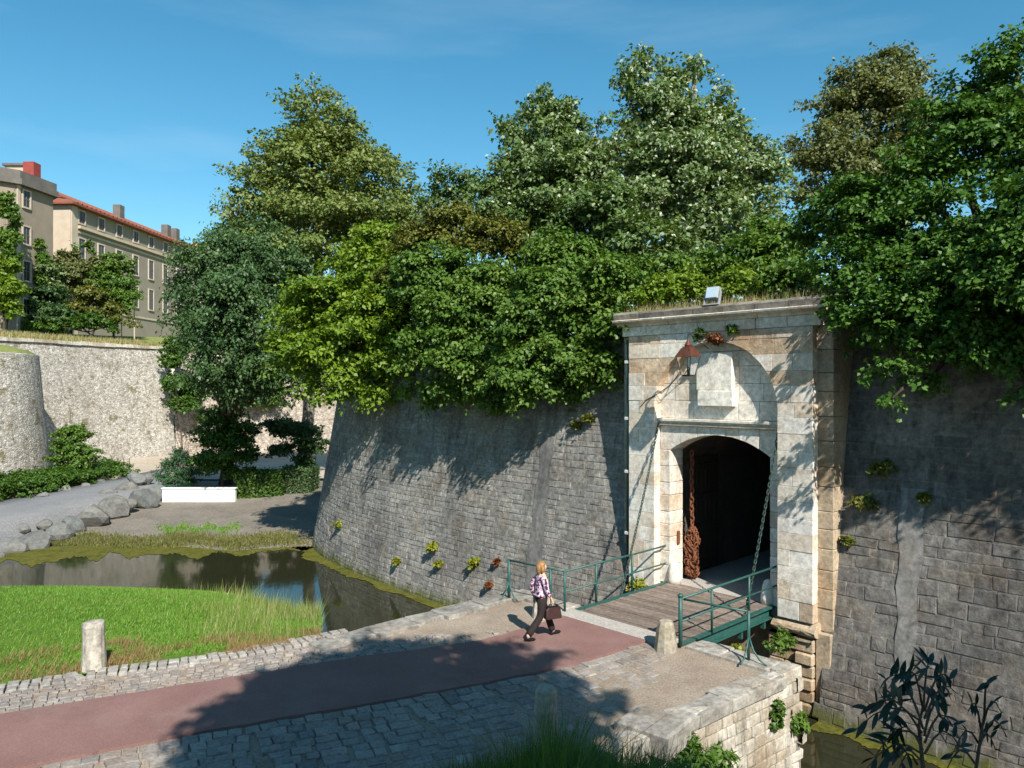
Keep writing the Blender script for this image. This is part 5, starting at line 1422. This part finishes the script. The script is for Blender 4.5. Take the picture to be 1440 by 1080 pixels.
def hedge(label, x0, x1, y0, y1, z0, z1, mat, n, name='hedge', size=.13):
    c = Vector(((x0 + x1) / 2, (y0 + y1) / 2, z0)); t_ = thing(name, label, 'hedge', c)
    MB().box(x0 + .12, x1 - .12, y0 + .12, y1 - .12, z0, z1 - .12, .1).build('stem', 'bark', t_)
    Pn = RNG.random((n, 3)); f = RNG.integers(0, 4, n)
    P_ = np.empty((n, 3)); P_[:, 0] = x0 + Pn[:, 0] * (x1 - x0); P_[:, 1] = y0 + Pn[:, 1] * (y1 - y0); P_[:, 2] = z0 + Pn[:, 2] * (z1 - z0)
    P_[f == 0, 1] = y0; P_[f == 1, 2] = z1; P_[f == 2, 0] = x0; P_[f == 3, 0] = x1
    P_[f == 1, 2] += wob(P_[f == 1, 0], P_[f == 1, 1], .6, .06)
    P_ += RNG.normal(scale=.06, size=(n, 3)); Nn = np.zeros((n, 3)); Nn[f == 0, 1] = -1; Nn[f == 1, 2] = 1; Nn[f == 2, 0] = -1; Nn[f == 3, 0] = 1
    Nn = unit(Nn + RNG.normal(scale=.5, size=(n, 3))); Ls = size * RNG.uniform(.7, 1.3, n)
    V, Q = leaf_quads(P_, RNG.normal(size=(n, 3)), Nn, Ls, Ls * .7); np_obj('foliage', V, Q, RNG.random(n), mat, t_)
a, b_ = at(333, 690, 49.3), at(396, 690, 49.3)
hedge('clipped green hedge next to the white wall', a.x, b_.x, 49.2, 51, -1.9, -.1, 'leaf_hedge', 9000)
a, b_ = at(397, 690, 49.6), at(438, 690, 49.6)
hedge('dark end of the hedge in shade by the bastion', a.x, b_.x, 49.5, 51.5, -1.9, .15, 'leaf_dark', 5000)
# low planting beyond the lane
t = thing('low_hedge', 'long low spreading green hedge on the far side of the lane', 'hedge', at(60, 690, 50) * Vector((1, 1, 0)) + Vector((0, 0, -1.3)))
lb_ = []
for i in range(16):
    u = i / 15; q = b0.lerp(b1, .05 + .62 * u); lb_.append((q.x - .5, q.y + 1.6 + random.uniform(0, .8), -.85, 1.5, 1.2, .8 - .25 * u))
    lb_.append((q.x - 2.2, q.y + 3.2 + random.uniform(0, 1), -.75, 1.5, 1.2, .85 - .2 * u))
foliage(lb_, 1500, 22, .17, .4, 'leaf_hedge', 'foliage', t, up=.9)
mb = MB()
for l in lb_: mb.tube([(l[0], l[1], -1.6), (l[0], l[1], l[2])], .04, 5)
mb.build('stem', 'bark', t)
# ivy and creeper on the far walls and the tower
def climber(label, items, mat, n, base, size=.2, sr=.6, up=.2, name='climber', flat=.35):
    t_ = thing(name, label, 'climber', base)
    foliage(pl(items, 1.0, flat), n, 22, size, sr, mat, 'foliage', t_, up=up)
    mb_ = MB(); l = pl(items); limbs(mb_, base, [q[:3] for q in l], .03); mb_.build('stem', 'bark', t_)
climber('yellowish green creeper hanging down the corner of the rampart wall', [(240, 510, 14, 73), (248, 540, 16, 73.5), (255, 570, 16, 74), (265, 555, 14, 74.5), (246, 490, 14, 73)], 'leaf_hedge', 520, Vector((at(258, 600, 74).x, 74, -1.2)), .28, .8)
climber('leafy creeper on the brown rampart wall behind the garden tree', [(275, 560, 18, 75), (285, 590, 14, 76), (340, 560, 30, 78), (380, 560, 26, 79)], 'leaf_shrub', 420, Vector((at(290, 630, 76).x, 76, -1.2)), .28, .8)
climber('ivy covering the left flank of the tower house', [(8, 300, 16, 71.3), (10, 340, 18, 71.3), (18, 320, 10, 72.4), (12, 370, 16, 71.5), (6, 280, 10, 71)], 'leaf_shrub', 380, Vector((at(10, 420, 71.5).x, 71.5, 11)), .3, .7)
climber('ivy climbing the corner between tower house and barracks', [(55, 345, 8, 77.6), (58, 365, 10, 77.8), (62, 385, 12, 78), (52, 395, 9, 77.4)], 'leaf_shrub', 260, Vector((at(58, 430, 77.5).x, 77.5, 11)), .26, .5)
# shrubs on the terrace in front of the barracks
for nm, lab, mat_, items, n in (
    ('terrace_shrub', 'leafy shrub at the foot of the tower house', 'leaf_bright', [(5, 380, 18, 70), (12, 410, 22, 70), (0, 430, 20, 69.5), (15, 440, 14, 69.5)], 420),
    ('terrace_tree', 'grey-green round tree in front of the barracks corner', 'leaf_olive', [(100, 375, 22, 81), (120, 395, 26, 81), (95, 400, 20, 80.5), (135, 375, 14, 81)], 560),
    ('terrace_tree', 'fresh green tree in front of the barracks wall', 'leaf_shrub', [(160, 375, 22, 82), (150, 400, 26, 81.5), (175, 405, 20, 81.5), (165, 430, 26, 81), (185, 425, 14, 81), (128, 350, 12, 82), (110, 355, 10, 82)], 700),
    ('terrace_shrub', 'white flowering bush beside the tower house corner', 'leaf_poplar', [(70, 385, 16, 78.5), (78, 405, 12, 78.5), (62, 400, 12, 78.3)], 300),
    ('terrace_shrub', 'brownish low bush on the grassy terrace', 'leaf_brown', [(130, 428, 28, 79.5), (155, 445, 22, 79), (105, 445, 24, 79), (185, 455, 12, 79)], 420),
    ('terrace_shrub', 'dark green spreading bush on the grassy terrace', 'leaf_dark', [(70, 430, 28, 78), (45, 445, 22, 77.5), (90, 448, 22, 77.5), (25, 448, 18, 77)], 480),
    ('terrace_shrub', 'low bright bush at the edge of the terrace grass', 'leaf_hedge', [(130, 455, 16, 76.5), (108, 458, 13, 76.5), (78, 460, 13, 76.3), (50, 460, 12, 76), (155, 460, 11, 77)], 240)):
    l = pl(items); b0_ = Vector((l[0][0], l[0][1], 10.6 if l[0][1] < 79 else 11.0))
    tree(nm, lab, 'tree' if 'tree' in nm else 'shrub', b0_, l, mat_, n, 22, .28, .7, .1, pale=.2 if 'flowering' in lab else 0, twigs=0)

# tufts growing out of the walls
def tuft(px, py, rp, path, mat, label, n=26, size=.12):
    # find the point of the wall face under the pixel
    best = None
    for i in range(400):
        p, t_, inn = path.at(path.len * i / 400)
        for it in range(1):
            z = 0.0
            for _ in range(6):
                q = p + inn * (BATTER * (z - WATER)); z = CH + (HY - py) / F * q.y
            q = p + inn * (BATTER * (z - WATER) - .05); q.z = z
            e = abs(proj(q)[0] - px)
            if best is None or e < best[0]: best = (e, q, inn)
    _, q, inn = best; r_ = rp / F * q.y
    lbl = label; t_ = thing('wall_plant', lbl, 'plant', q, 0, 'plants growing out of the bastion wall' if path is LEFT else 'plants growing out of the curtain wall')
    c = q - inn * r_ * .5
    foliage([(c.x, c.y, c.z, r_, r_ * .7, r_)], n, 12, size, r_ * .6, mat, 'foliage', t_, up=.4, shell=.2)
    MB().tube([q + inn * .15, q, c], [.02, .016, .008], 5).build('stem', 'bark', t_)
for px, py, rp in ((612, 770, 9), (643, 795, 8), (668, 792, 8), (620, 793, 5), (560, 790, 5), (478, 738, 6), (510, 768, 4), (655, 770, 4)):
    tuft(px, py, rp, LEFT, 'leaf_yellow', 'yellow-green tuft growing out of the bastion wall above the water')
for px, py, rp in ((487, 735, 5), (690, 822, 5), (700, 790, 4)): tuft(px, py, rp, LEFT, 'leaf_rust', 'rusty brown tuft growing out of the bastion wall', 16)
for px, py, rp in ((830, 592, 9), (815, 598, 6)): tuft(px, py, rp, LEFT, 'leaf_brown', 'small dry plant on the bastion wall just below the shrubs')
for px, py, rp, lab in ((1243, 660, 14, 'bushy dry plant highest on the curtain wall under the tree'), (1215, 705, 14, 'bushy dry plant on the curtain wall level with the top of the smooth strip'), (1300, 700, 6, 'small dry plant at the top of the smooth strip on the curtain wall'), (1190, 760, 6, 'small weed on the curtain wall close to the gate pilaster')): tuft(px, py, rp, RIGHT, 'leaf_brown', lab, 26)
def clump(name, label, cat, c, r_, mat, n, size, per=14, rz=None, aspect=.7, up=.5):
    t_ = thing(name, label, cat, c); c = Vector(c)
    foliage([(c.x, c.y, c.z + r_ * .3, r_, r_, rz or r_)], n, per, size, r_ * .5, mat, 'foliage', t_, up=up, shell=.2, aspect=aspect)
    MB().tube([c + NV * .1, c + Vector((0, 0, r_ * .3))], [.02, .01], 5).build('stem', 'bark', t_)
clump('wall_plant', 'bright green plant hanging on the causeway wall', 'plant', L(4.02, -4.3, -.75), .17, 'leaf_hedge', 46, .08, rz=.45)
clump('wall_plant', 'bushy weed on the corner of the causeway wall near the water', 'plant', L(4.05, -3.5, -1.15), .25, 'leaf_shrub', 60, .1)
clump('wall_plant', 'weeds growing from the ledge under the drawbridge', 'plant', L(2.2, -.5, -.75), .3, 'leaf_shrub', 60, .1)
clump('wall_plant', 'small green weed at the abutment beside the guard rail', 'plant', L(2.5, -3.1, -.35), .28, 'leaf_yellow', 50, .1)
clump('wall_plant', 'leafy weeds below the large corner block', 'plant', g(975, 1080, -.6), .34, 'leaf_hedge', 70, .12, aspect=.3)
clump('wall_plant', 'weeds in front of the large corner block', 'plant', g(1012, 1080, -.9), .28, 'leaf_shrub', 50, .12, aspect=.35)
clump('gate_plant', 'rusty red dried plant rooted at the crown of the gate arch', 'plant', L(.12, .02, 6.72), .22, 'leaf_rust', 60, .1, rz=.12)
clump('gate_plant', 'little green weed growing under the cornice of the gate', 'plant', L(.62, -.02, 6.95), .16, 'leaf_shrub', 36, .09)
clump('gate_plant', 'small leafy twig hanging from the frieze above the lantern', 'plant', L(-.35, -.03, 6.85), .14, 'leaf_shrub', 30, .09, rz=.25)
clump('bridge_debris', 'dry yellowish brushwood lying at the drainpipe side of the drawbridge', 'plant', L(-1.95, -.6, -.1), .26, 'leaf_yellow', 30, .1)

# ================================================================== GRASS, WEEDS AND ALGAE
def bank_pts(n, vmin=0.0, vmax=1.0, umin=0.0, umax=.86, f=None):
    u = RNG.uniform(umin, umax, n); v = RNG.uniform(vmin, vmax, n)
    i = np.clip((u * NB).astype(int), 0, NB - 1); k = np.clip((v * KB).astype(int), 0, KB - 1); fu = (u * NB - i)[:, None]; fv = (v * KB - k)[:, None]
    P_ = (PB[i, k] * (1 - fu) + PB[i + 1, k] * fu) * (1 - fv) + (PB[i, k + 1] * (1 - fu) + PB[i + 1, k + 1] * fu) * fv
    return P_, u, v
P_, u, v = bank_pts(110000, .05, 1.0)
H = .065 * RNG.uniform(.5, 1.5, len(P_)); stuff(tag(blades(P_, H, np.full(len(P_), .020), .6, 'blade', 'lawn_grass', segs=1), 'short green grass on the bank between the road and the moat', 'grass'))
pxs = 720 + P_[:, 0] / P_[:, 1] * F
P_, u, v = bank_pts(60000, .05, 1.0)
px_ = 720 + P_[:, 0] / P_[:, 1] * F; py_ = HY - (P_[:, 2] - CH) / P_[:, 1] * F
w_ = np.clip((px_ - 190) / 150, 0, 1) * (px_ < 460) * np.clip(.35 + wob(P_[:, 0], P_[:, 1], .8, .8), 0.05, 1)
kp_ = RNG.random(len(P_)) < w_ * .36; P2_ = P_[kp_]
H = np.clip(RNG.normal(.34, .16, len(P2_)), .08, .95) * np.clip((720 + P2_[:, 0] / P2_[:, 1] * F - 120) / 200, .3, 1.15); stuff(tag(blades(P2_, H, np.full(len(P2_), .016), .28, 'blade_tall', 'tall_grass', segs=2), 'tall pale seeding grass at the tip of the bank by the water', 'grass'))
P_, u, v = bank_pts(26000, 0.0, .16); kp_ = RNG.random(len(P_)) < np.clip(.35 + wob(P_[:, 0], P_[:, 1], .5, .9), 0, 1); P2_ = P_[kp_]
H = np.clip(RNG.normal(.12, .05, len(P2_)), .03, .3); stuff(tag(blades(P2_, H, np.full(len(P2_), .016), .6, 'blade_rust', 'dry_grass', segs=1), 'dry brown grass along the paved edge of the road', 'grass'))
# bank at the photographer's feet
n = 60000; X = RNG.uniform(-9, 5, n); Y = RNG.uniform(2.0, 11.2, n)
Zb = np.array([bank_z(x, y) if y < yb(x) - .05 else -9 for x, y in zip(X, Y)]); kp_ = Zb > -.05; P2_ = np.stack([X, Y, Zb], 1)[kp_]
H = .13 * RNG.uniform(.5, 1.5, len(P2_)); stuff(tag(blades(P2_, H, np.full(len(P2_), .010), .5, 'blade_dark', 'bank_grass', segs=2), 'short dark green grass on the near embankment', 'grass'))
n = 24000; Y = RNG.uniform(3.0, 7.5, n); pxr = RNG.normal(800, 150, n); X = (pxr - 720) / F * Y
prof_ = np.interp(pxr, [430, 560, 640, 720, 770, 830, 900, 960, 1010, 1060], [0, .06, .18, .26, .42, .30, .26, .20, .06, 0])
dens = np.clip(.5 + wob(X, Y, .25, .7), .1, 1)
Zb = np.array([bank_z(x, y) if y < yb(x) - .05 else -9 for x, y in zip(X, Y)]); kp_ = (prof_ > .02) & (RNG.random(n) < dens) & (Zb > 0); P2_ = np.stack([X, Y, Zb], 1)[kp_]
H = (prof_[kp_] + .16) * RNG.uniform(.55, 1.15, len(P2_)); stuff(tag(blades(P2_, H, np.full(len(P2_), .012), .34, 'blade_dark', 'tall_bank_grass', segs=4, sag=.6), 'tall dark grass blades on the crest of the near embankment', 'grass'))
# terrace edge grass and far shore weeds
def strip(n, px0, px1, y0, y1, z, h, w, mat, name, label):
    X = RNG.uniform(0, 1, n); Y = (y0 + y1) / 2 + RNG.normal(size=n) * (y1 - y0) * .26 + (y1 - y0) * .2 * np.sin(X * 23) ; ed = np.minimum(X, 1 - X) * 6; kk = RNG.random(n) < np.clip(ed, 0, 1) * np.clip(.7 + .4 * np.sin(X * 61) * np.cos(X * 17), .1, 1); X, Y = X[kk], Y[kk]; n = len(X); X = (px0 + X * (px1 - px0) - 720) / F * Y
    P_ = np.stack([X, Y, z(X, Y)], 1); H = h * RNG.uniform(.4, 1.4, n); stuff(tag(blades(P_, H, np.full(n, w), .5, mat, name, segs=1), label, 'grass'))
def shore_z(X, Y):
    yy = Y + 0.7 * np.sin(X * .35) + .35 * np.sin(X * .9 + 1)
    return np.interp(yy, [33, 37.2, 39, 48.6, 51, 56, 70], [-3.1, -2.42, -2.25, -1.8, -1.35, -1.25, -1.22])
strip(40000, -40, 450, 37.0, 39.4, shore_z, .15, .05, 'blade_olive', 'shore_weeds', 'olive weeds along the far shore of the moat')
strip(3500, 215, 345, 39.6, 42.0, shore_z, .10, .05, 'blade', 'shore_grass', 'thin streak of green grass on the gravel bank')
P_ = []
for i in range(9000):
    s_ = RNG.random(); p, t_, inn = FA.at(FA.len * s_); q = RNG.uniform(.1, 7)
    w_ = Vector((p.x, p.y, 0)) + inn * .9 + Vector((-.75, .66, 0)) * q; P_.append((w_.x, w_.y, np.interp(q, [0, 3, 9], [9.5, 9.85, 10.5])))
P_ = np.array(P_); stuff(tag(blades(P_, .45 * RNG.uniform(.5, 1.3, len(P_)), np.full(len(P_), .09), .4, 'blade_dry', 'terrace_grass', segs=1), 'pale green grass along the top of the rampart wall', 'grass'))
n = 1500; S = RNG.uniform(-3, 3, n); M_ = RNG.uniform(.0, 1.2, n); P_ = np.array([tuple(L(a, c, 7.68 + .03 * c)) for a, c in zip(S, M_)])
stuff(tag(blades(P_, .22 * RNG.uniform(.3, 1.6, n), np.full(n, .014), .45, 'blade_dry', 'cornice_grass', segs=2), 'thin grass growing on top of the gate cornice', 'grass'))

def algae_sheet(pts_out, pts_in, label, z=WATER + .012, name='algae_mat'):
    n = 150; P_ = []
    for i in range(n + 1):
        a = along(pts_out, i / n); b_ = along(pts_in, i / n); k = .62 + .24 * math.sin(i * .165 + 1) * math.cos(i * .105) + .08 * math.sin(i * .4) + random.uniform(-.06, .06)
        e = b_.lerp(a, max(.12, k)); P_.append([(b_.x, b_.y, z)] + [tuple(Vector((*b_.lerp(e, q).xy, z))) for q in (.5, 1)])
    o_ = grid_obj(name, np.array(P_), 'algae'); stuff(tag(o_, label, 'algae'))
algae_sheet([g(-30, 806, WATER), g(100, 800, WATER), g(200, 796, WATER), g(330, 786, WATER), g(440, 778, WATER)], [g(-30, 772, WATER), g(100, 768, WATER), g(200, 766, WATER), g(330, 764, WATER), g(450, 762, WATER)], 'olive algae mat floating along the far shore of the moat')
wb = [LEFT.at(s)[0] + Vector((0, 0, WATER)) for s in np.linspace(4, LEFT.len * .72, 30)]; wi_ = [LEFT.at(s) for s in np.linspace(4, LEFT.len * .72, 30)]
algae_sheet([p - i_ * (.5 + .9 * (k / 30)) + Vector((0, 0, WATER)) for k, (p, t_, i_) in enumerate(wi_)], [p + i_ * .1 + Vector((0, 0, WATER)) for p, t_, i_ in wi_], 'olive algae fringe on the water at the foot of the bastion wall')
wi_ = [RIGHT.at(s) for s in np.linspace(0, 9, 20)]
algae_sheet([p - i_ * .6 + Vector((0, 0, WATER)) for p, t_, i_ in wi_], [p + i_ * .1 + Vector((0, 0, WATER)) for p, t_, i_ in wi_], 'green algae fringe on the water at the foot of the curtain wall')

# ================================================================== FOREGROUND SAPLING
def leaflet_mesh():
    n = 7; vs_ = []; fs_ = []
    for i in range(n):
        t_ = i / (n - 1); w = .5 * math.sin(math.pi * min(1, t_ * .96 + .03)) ** .8 * (1 - .35 * t_); z = -.18 * t_ * t_
        vs_ += [(-w * .30, t_, z + .04 * w), (0, t_, z), (w * .30, t_, z + .04 * w)]
    for i in range(n - 1):
        a = i * 3; fs_ += [(a, a + 1, a + 4, a + 3), (a + 1, a + 2, a + 5, a + 4)]
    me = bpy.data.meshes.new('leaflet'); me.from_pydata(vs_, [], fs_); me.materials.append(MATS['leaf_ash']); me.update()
    for p in me.polygons: p.use_smooth = True
    return me
LF = leaflet_mesh()
sp = thing('ash_sapling', 'dark shaded sapling with long narrow leaflets in the near foreground', 'sapling', (1.32, 2.3, 3.9))
mb = MB()
rs2 = random.Random(3)
D_ = 2.45
def compound(p0, p1, n, ln, bend=.06):
    """a leaf stalk from pixel p0 to p1 with leaflets in pairs"""
    a = at(p0[0], p0[1], D_ + rs2.uniform(-.2, .2)); b_ = at(p1[0], p1[1], D_ + rs2.uniform(-.25, .25))
    m_ = a.lerp(b_, .5) + Vector((0, 0, bend)); pts = [a, a.lerp(m_, .5) + Vector((0, 0, bend * .2)), m_, m_.lerp(b_, .5) + Vector((0, 0, bend * .2)), b_]
    mb.tube(pts, [.004, .0035, .003, .002, .0015], 5)
    ax = (b_ - a).normalized(); side = ax.cross(Vector((rs2.uniform(-.3, .3), -1, rs2.uniform(-.2, .5)))).normalized()
    for i in range(n):
        u = .22 + .78 * (i // 2 + 1) / ((n + 1) // 2); f = min(u, 1) * 4; k = min(int(f), 3); p = pts[k].lerp(pts[k + 1], f - k)
        last = i == n - 1
        d = ax if last else (ax * .75 + side * (1 if i % 2 else -1)).normalized()
        d = (d + Vector((rs2.uniform(-.18, .18), rs2.uniform(-.25, .25), rs2.uniform(-.25, .15)))).normalized()
        nr = (Vector((0, -.5, 1)) + Vector((rs2.uniform(-.5, .5), rs2.uniform(-.4, .4), 0))).normalized()
        xx = d.cross(nr).normalized(); zz = xx.cross(d); s = ln * rs2.uniform(.60, .88)
        M4 = Matrix.Identity(4); M4.col[0].xyz = xx * s; M4.col[1].xyz = d * s; M4.col[2].xyz = zz * s; M4.translation = p
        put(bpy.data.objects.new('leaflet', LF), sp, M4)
st0 = [at(1300, 1200, D_), at(1298, 1080, D_), at(1292, 1020, D_), at(1300, 985, D_)]
st0[0] = Vector((st0[1].x, D_, 3.85))
mb.tube(st0, [.008, .007, .005, .003], 6)
st1 = [at(1375, 1200, D_ + .1), at(1372, 1085, D_ + .1), at(1380, 1030, D_ + .1), at(1385, 1000, D_ + .1)]
st1[0] = Vector((st1[1].x, D_ + .1, 3.85))
mb.tube(st1, [.008, .006, .005, .003], 6)
for p0, p1, n, ln in (((1298, 1000), (1308, 935), 9, .085), ((1296, 1015), (1205, 1025), 9, .095), ((1294, 1010), (1245, 955), 9, .09), ((1298, 1025), (1262, 985), 7, .085), ((1300, 1030), (1330, 995), 7, .085), ((1298, 1055), (1250, 1040), 7, .09), ((1300, 1010), (1345, 975), 7, .085), ((1296, 1040), (1230, 1065), 7, .095), ((1300, 1045), (1340, 1020), 5, .08),
                      ((1296, 1060), (1215, 1085), 7, .09), ((1384, 1010), (1388, 968), 5, .06), ((1382, 1020), (1408, 1002), 4, .05), ((1376, 1045), (1340, 1060), 5, .07), ((1374, 1060), (1400, 1055), 5, .06), ((1372, 1075), (1330, 1085), 5, .08), ((1290, 1075), (1260, 1095), 5, .09), ((1298, 1000), (1275, 950), 9, .085), ((1300, 1000), (1335, 955), 7, .08), ((1296, 1030), (1220, 995), 9, .09), ((1300, 1060), (1350, 1050), 7, .085), ((1296, 1070), (1240, 1085), 9, .09), ((1300, 1035), (1320, 985), 7, .08), ((1380, 1030), (1362, 1000), 5, .06), ((1378, 1040), (1415, 1035), 5, .06)):
    compound(p0, p1, n, ln)
mb.build('stem', 'bark', sp, smooth=True)

# ================================================================== THE WALKING WOMAN AND HER BAG
def skin_mesh(name, verts, edges, radii, mat, parent, M, root=0, sub=2):
    me = bpy.data.meshes.new(name); me.from_pydata(verts, edges, []); o_ = bpy.data.objects.new(name, me); COL.objects.link(o_)
    md = o_.modifiers.new('skin', 'SKIN'); md.use_smooth_shade = True
    for i, r_ in enumerate(radii): me.skin_vertices[0].data[i].radius = r_ if isinstance(r_, tuple) else (r_, r_)
    me.skin_vertices[0].data[root].use_root = True
    ss = o_.modifiers.new('sub', 'SUBSURF'); ss.levels = sub; ss.render_levels = sub
    dg = bpy.context.evaluated_depsgraph_get(); ev = bpy.data.meshes.new_from_object(o_.evaluated_get(dg))
    bpy.data.objects.remove(o_)
    ev.name = name; ev.materials.clear(); ev.materials.append(MATS[mat])
    for p in ev.polygons: p.use_smooth = True
    n_ = bpy.data.objects.new(name, ev); W = M
    put(n_, parent, W); WORLD[n_.name] = W
    return n_
pf, pb = g(775, 892), g(746, 904)
pc = (pf + pb) / 2
wz = math.atan2(NV.y, NV.x) - .32
MP = Matrix.Translation((pc.x, pc.y, .012)) @ Matrix.Rotation(wz, 4, 'Z')
wm = thing('person', 'woman in patterned purple blouse and dark trousers walking towards the drawbridge', 'person', (pc.x, pc.y, .012), wz)
Jt = {}
V_ = []; E_ = []; R_ = []
def J(n, p, r_, par=None):
    Jt[n] = len(V_); V_.append(p); R_.append(r_)
    if par: E_.append((Jt[par], Jt[n]))
J('pelvis', (0, 0, .93), (.13, .10)); J('waist', (-.01, 0, 1.08), (.125, .095), 'pelvis'); J('chest', (.005, 0, 1.26), (.15, .105), 'waist'); J('collar', (.01, 0, 1.37), (.09, .075), 'chest')
J('neck', (.025, 0, 1.44), .05, 'collar'); J('jaw', (.05, 0, 1.50), (.06, .066), 'neck'); J('face', (.045, 0, 1.56), (.075, .092), 'jaw'); J('crown', (.03, 0, 1.625), (.07, .078), 'face'); J('nose', (.15, 0, 1.545), .012, 'face')
for sd, y in (('r', -1), ('l', 1)):
    J('sh' + sd, (.0, .17 * y, 1.345), .052, 'collar')
ra = [(.02, -.225, 1.10), (.14, -.215, .90)]; la = [(-.11, .225, 1.10), (-.06, .23, .88)]
J('elr', ra[0], .04, 'shr'); J('wrr', ra[1], .026, 'elr'); J('ell', la[0], .04, 'shl'); J('wrl', la[1], .026, 'ell')
J('hanr', (.17, -.213, .835), (.018, .036), 'wrr'); J('hanl', (-.045, .23, .815), (.018, .036), 'wrl')
for k in range(4):     # fingers: the right ones close on the bag's handle, the left ones hang slightly curled
    o_ = (k - 1.5) * .021
    J('fr%d' % k, (.180 + o_, -.215, .785), .0095, 'hanr'); J('fr%db' % k, (.186 + o_, -.185, .772 + .004 * (k % 2)), .0085, 'fr%d' % k)
    J('fl%d' % k, (-.040 + o_, .228, .765 - (.008 if k in (1, 2) else 0)), .0095, 'hanl'); J('fl%db' % k, (-.030 + o_, .222, .725 - (.012 if k in (1, 2) else 0)), .008, 'fl%d' % k)
J('tr', (.208, -.19, .825), .010, 'hanr'); J('tl', (-.008, .215, .795), .010, 'hanl')
lg = {'r': [(-.005, -.088, .86), (-.06, -.092, .49), (-.375, -.095, .13), (-.34, -.095, .045), (-.23, -.095, .03)], 'l': [(.01, .088, .86), (.20, .092, .49), (.33, .095, .10), (.38, .095, .05), (.50, .095, .045)]}
for sd in 'rl':
    for k, (n_, r_) in enumerate((('hip', .078), ('kn', .058), ('an', .04), ('ba', .036), ('toe', .028))): J(n_ + sd, lg[sd][k], r_, 'pelvis' if k == 0 else ('hip', 'kn', 'an', 'ba')[k - 1] + sd)
skin_mesh('body', V_, E_, R_, 'skin', wm, MP, 0, 2)
def sub(names, edges, rads, nm, mat, extra=None):
    vs_ = [V_[Jt[n_]] if isinstance(n_, str) else n_ for n_ in names]; return skin_mesh(nm, vs_, edges, rads, mat, wm, MP, 0, 2)
sub(['waist', (0, 0, .96), (0, 0, .88), 'chest', 'collar', 'shr', 'shl', 'elr', 'ell', (.12, -.217, .935), (-.07, .23, .91)], [(0, 1), (1, 2), (0, 3), (3, 4), (4, 5), (4, 6), (5, 7), (6, 8), (7, 9), (8, 10)],
    [(.150, .118), (.175, .138), (.178, .142), (.170, .128), (.105, .09), .075, .075, .062, .062, .050, .050], 'blouse', 'blouse_print')
sub(['pelvis', (0, 0, .98), 'hipr', 'hipl', 'knr', 'knl', (-.27, -.095, .25), (.29, .095, .22), (-.36, -.095, .115), (.345, .095, .07)], [(0, 1), (0, 2), (0, 3), (2, 4), (3, 5), (4, 6), (5, 7), (6, 8), (7, 9)],
    [(.195, .155), (.165, .13), .118, .118, .084, .084, .082, .082, .092, .092], 'trousers', 'trouser')
for sd, yaw in (('r', 0), ('l', 0)):
    a, b_ = Vector(lg[sd][3]), Vector(lg[sd][4]); h_ = Vector(lg[sd][2]); toe_up = .0
    mb = MB(); heel = h_ + Vector((-.05, 0, -.075)); heel.z = max(.012, heel.z - .0) if sd == 'l' else .075
    mb.tube([heel, h_.lerp(a, .5) + Vector((0, 0, -.02)), a, b_, b_ + Vector((.04, 0, -.005))], [.040, .048, .046, .038, .018], 10)
    mb.build('shoe', 'shoe_leather', wm, MP, True)
mb = MB(); mb.lathe([(.04, -.16), (.068, -.13), (.086, -.07), (.098, 0), (.098, .05), (.08, .085), (.045, .108), (.01, .115)], (.012, 0, 1.57), 14, .05, 1.04, .98)
# open the cap over the face
mb.v = [((x if not (x > .075 and z < 1.635) else .055), y, z) for x, y, z in mb.v]
mb.tube([(-.02, 0, 1.60), (-.045, 0, 1.53), (-.052, 0, 1.46), (-.05, 0, 1.39)], [.082, .074, .060, .025], 10)
for y in (-.075, .075): mb.tube([(.01, y, 1.58), (.0, y * 1.08, 1.50), (-.02, y * .95, 1.42)], [.034, .036, .02], 8)
mb.build('hair', 'hair', wm, MP, True)
for y in (-.032, .032): MB().lathe([(.004, -.010), (.011, -.004), (.011, .004), (.004, .010)], (.124, y, 1.572), 8).build('eye', 'shoe_leather', wm, MP, True)
MB().tube([(.113, -.022, 1.505), (.122, 0, 1.506), (.113, .022, 1.505)], .007, 6).build('mouth', 'chimney_red', wm, MP, True)
bg = thing('handbag', 'dark brown leather handbag held in the walking woman\'s hand', 'handbag', MP @ Vector((.2, -.2, .45)), wz)
bx, by, bz = .185, -.198, .0
mb = MB(); prof = [(-.185, .46), (-.195, .50), (-.175, .66), (-.12, .715), (.12, .715), (.175, .66), (.195, .50), (.185, .46)]
n = len(prof); rings = []
for yy, sc_ in ((-.075, .93), (-.06, 1), (.06, 1), (.075, .93)): rings += [(bx + x * sc_, by + yy * (1.0 if z < .6 else .6), .59 + (z - .59) * sc_) for x, z in prof]
mb.add(rings, [tuple(range(n)), tuple(range(4 * n - 1, 3 * n - 1, -1))] + [(k * n + i, k * n + (i + 1) % n, (k + 1) * n + (i + 1) % n, (k + 1) * n + i) for k in range(3) for i in range(n)])
mb.build('bag_body', 'bag_leather', bg, MP)
for yy in (-.03, .03): MB().tube([(bx - .10, by + yy, .70), (bx - .085, by + yy * .6, .76), (bx - .03, by, .79), (bx + .03, by, .79), (bx + .085, by + yy * .6, .76), (bx + .10, by + yy, .70)], .010, 6).build('handle', 'shoe_leather', bg, MP, True)
MB().box(bx - .15, bx + .15, by - .05, by + .05, .712, .724, .004).build('zip_flap', 'shoe_leather', bg, MP)

scene.render.resolution_x = 1024
scene.render.resolution_y = 768
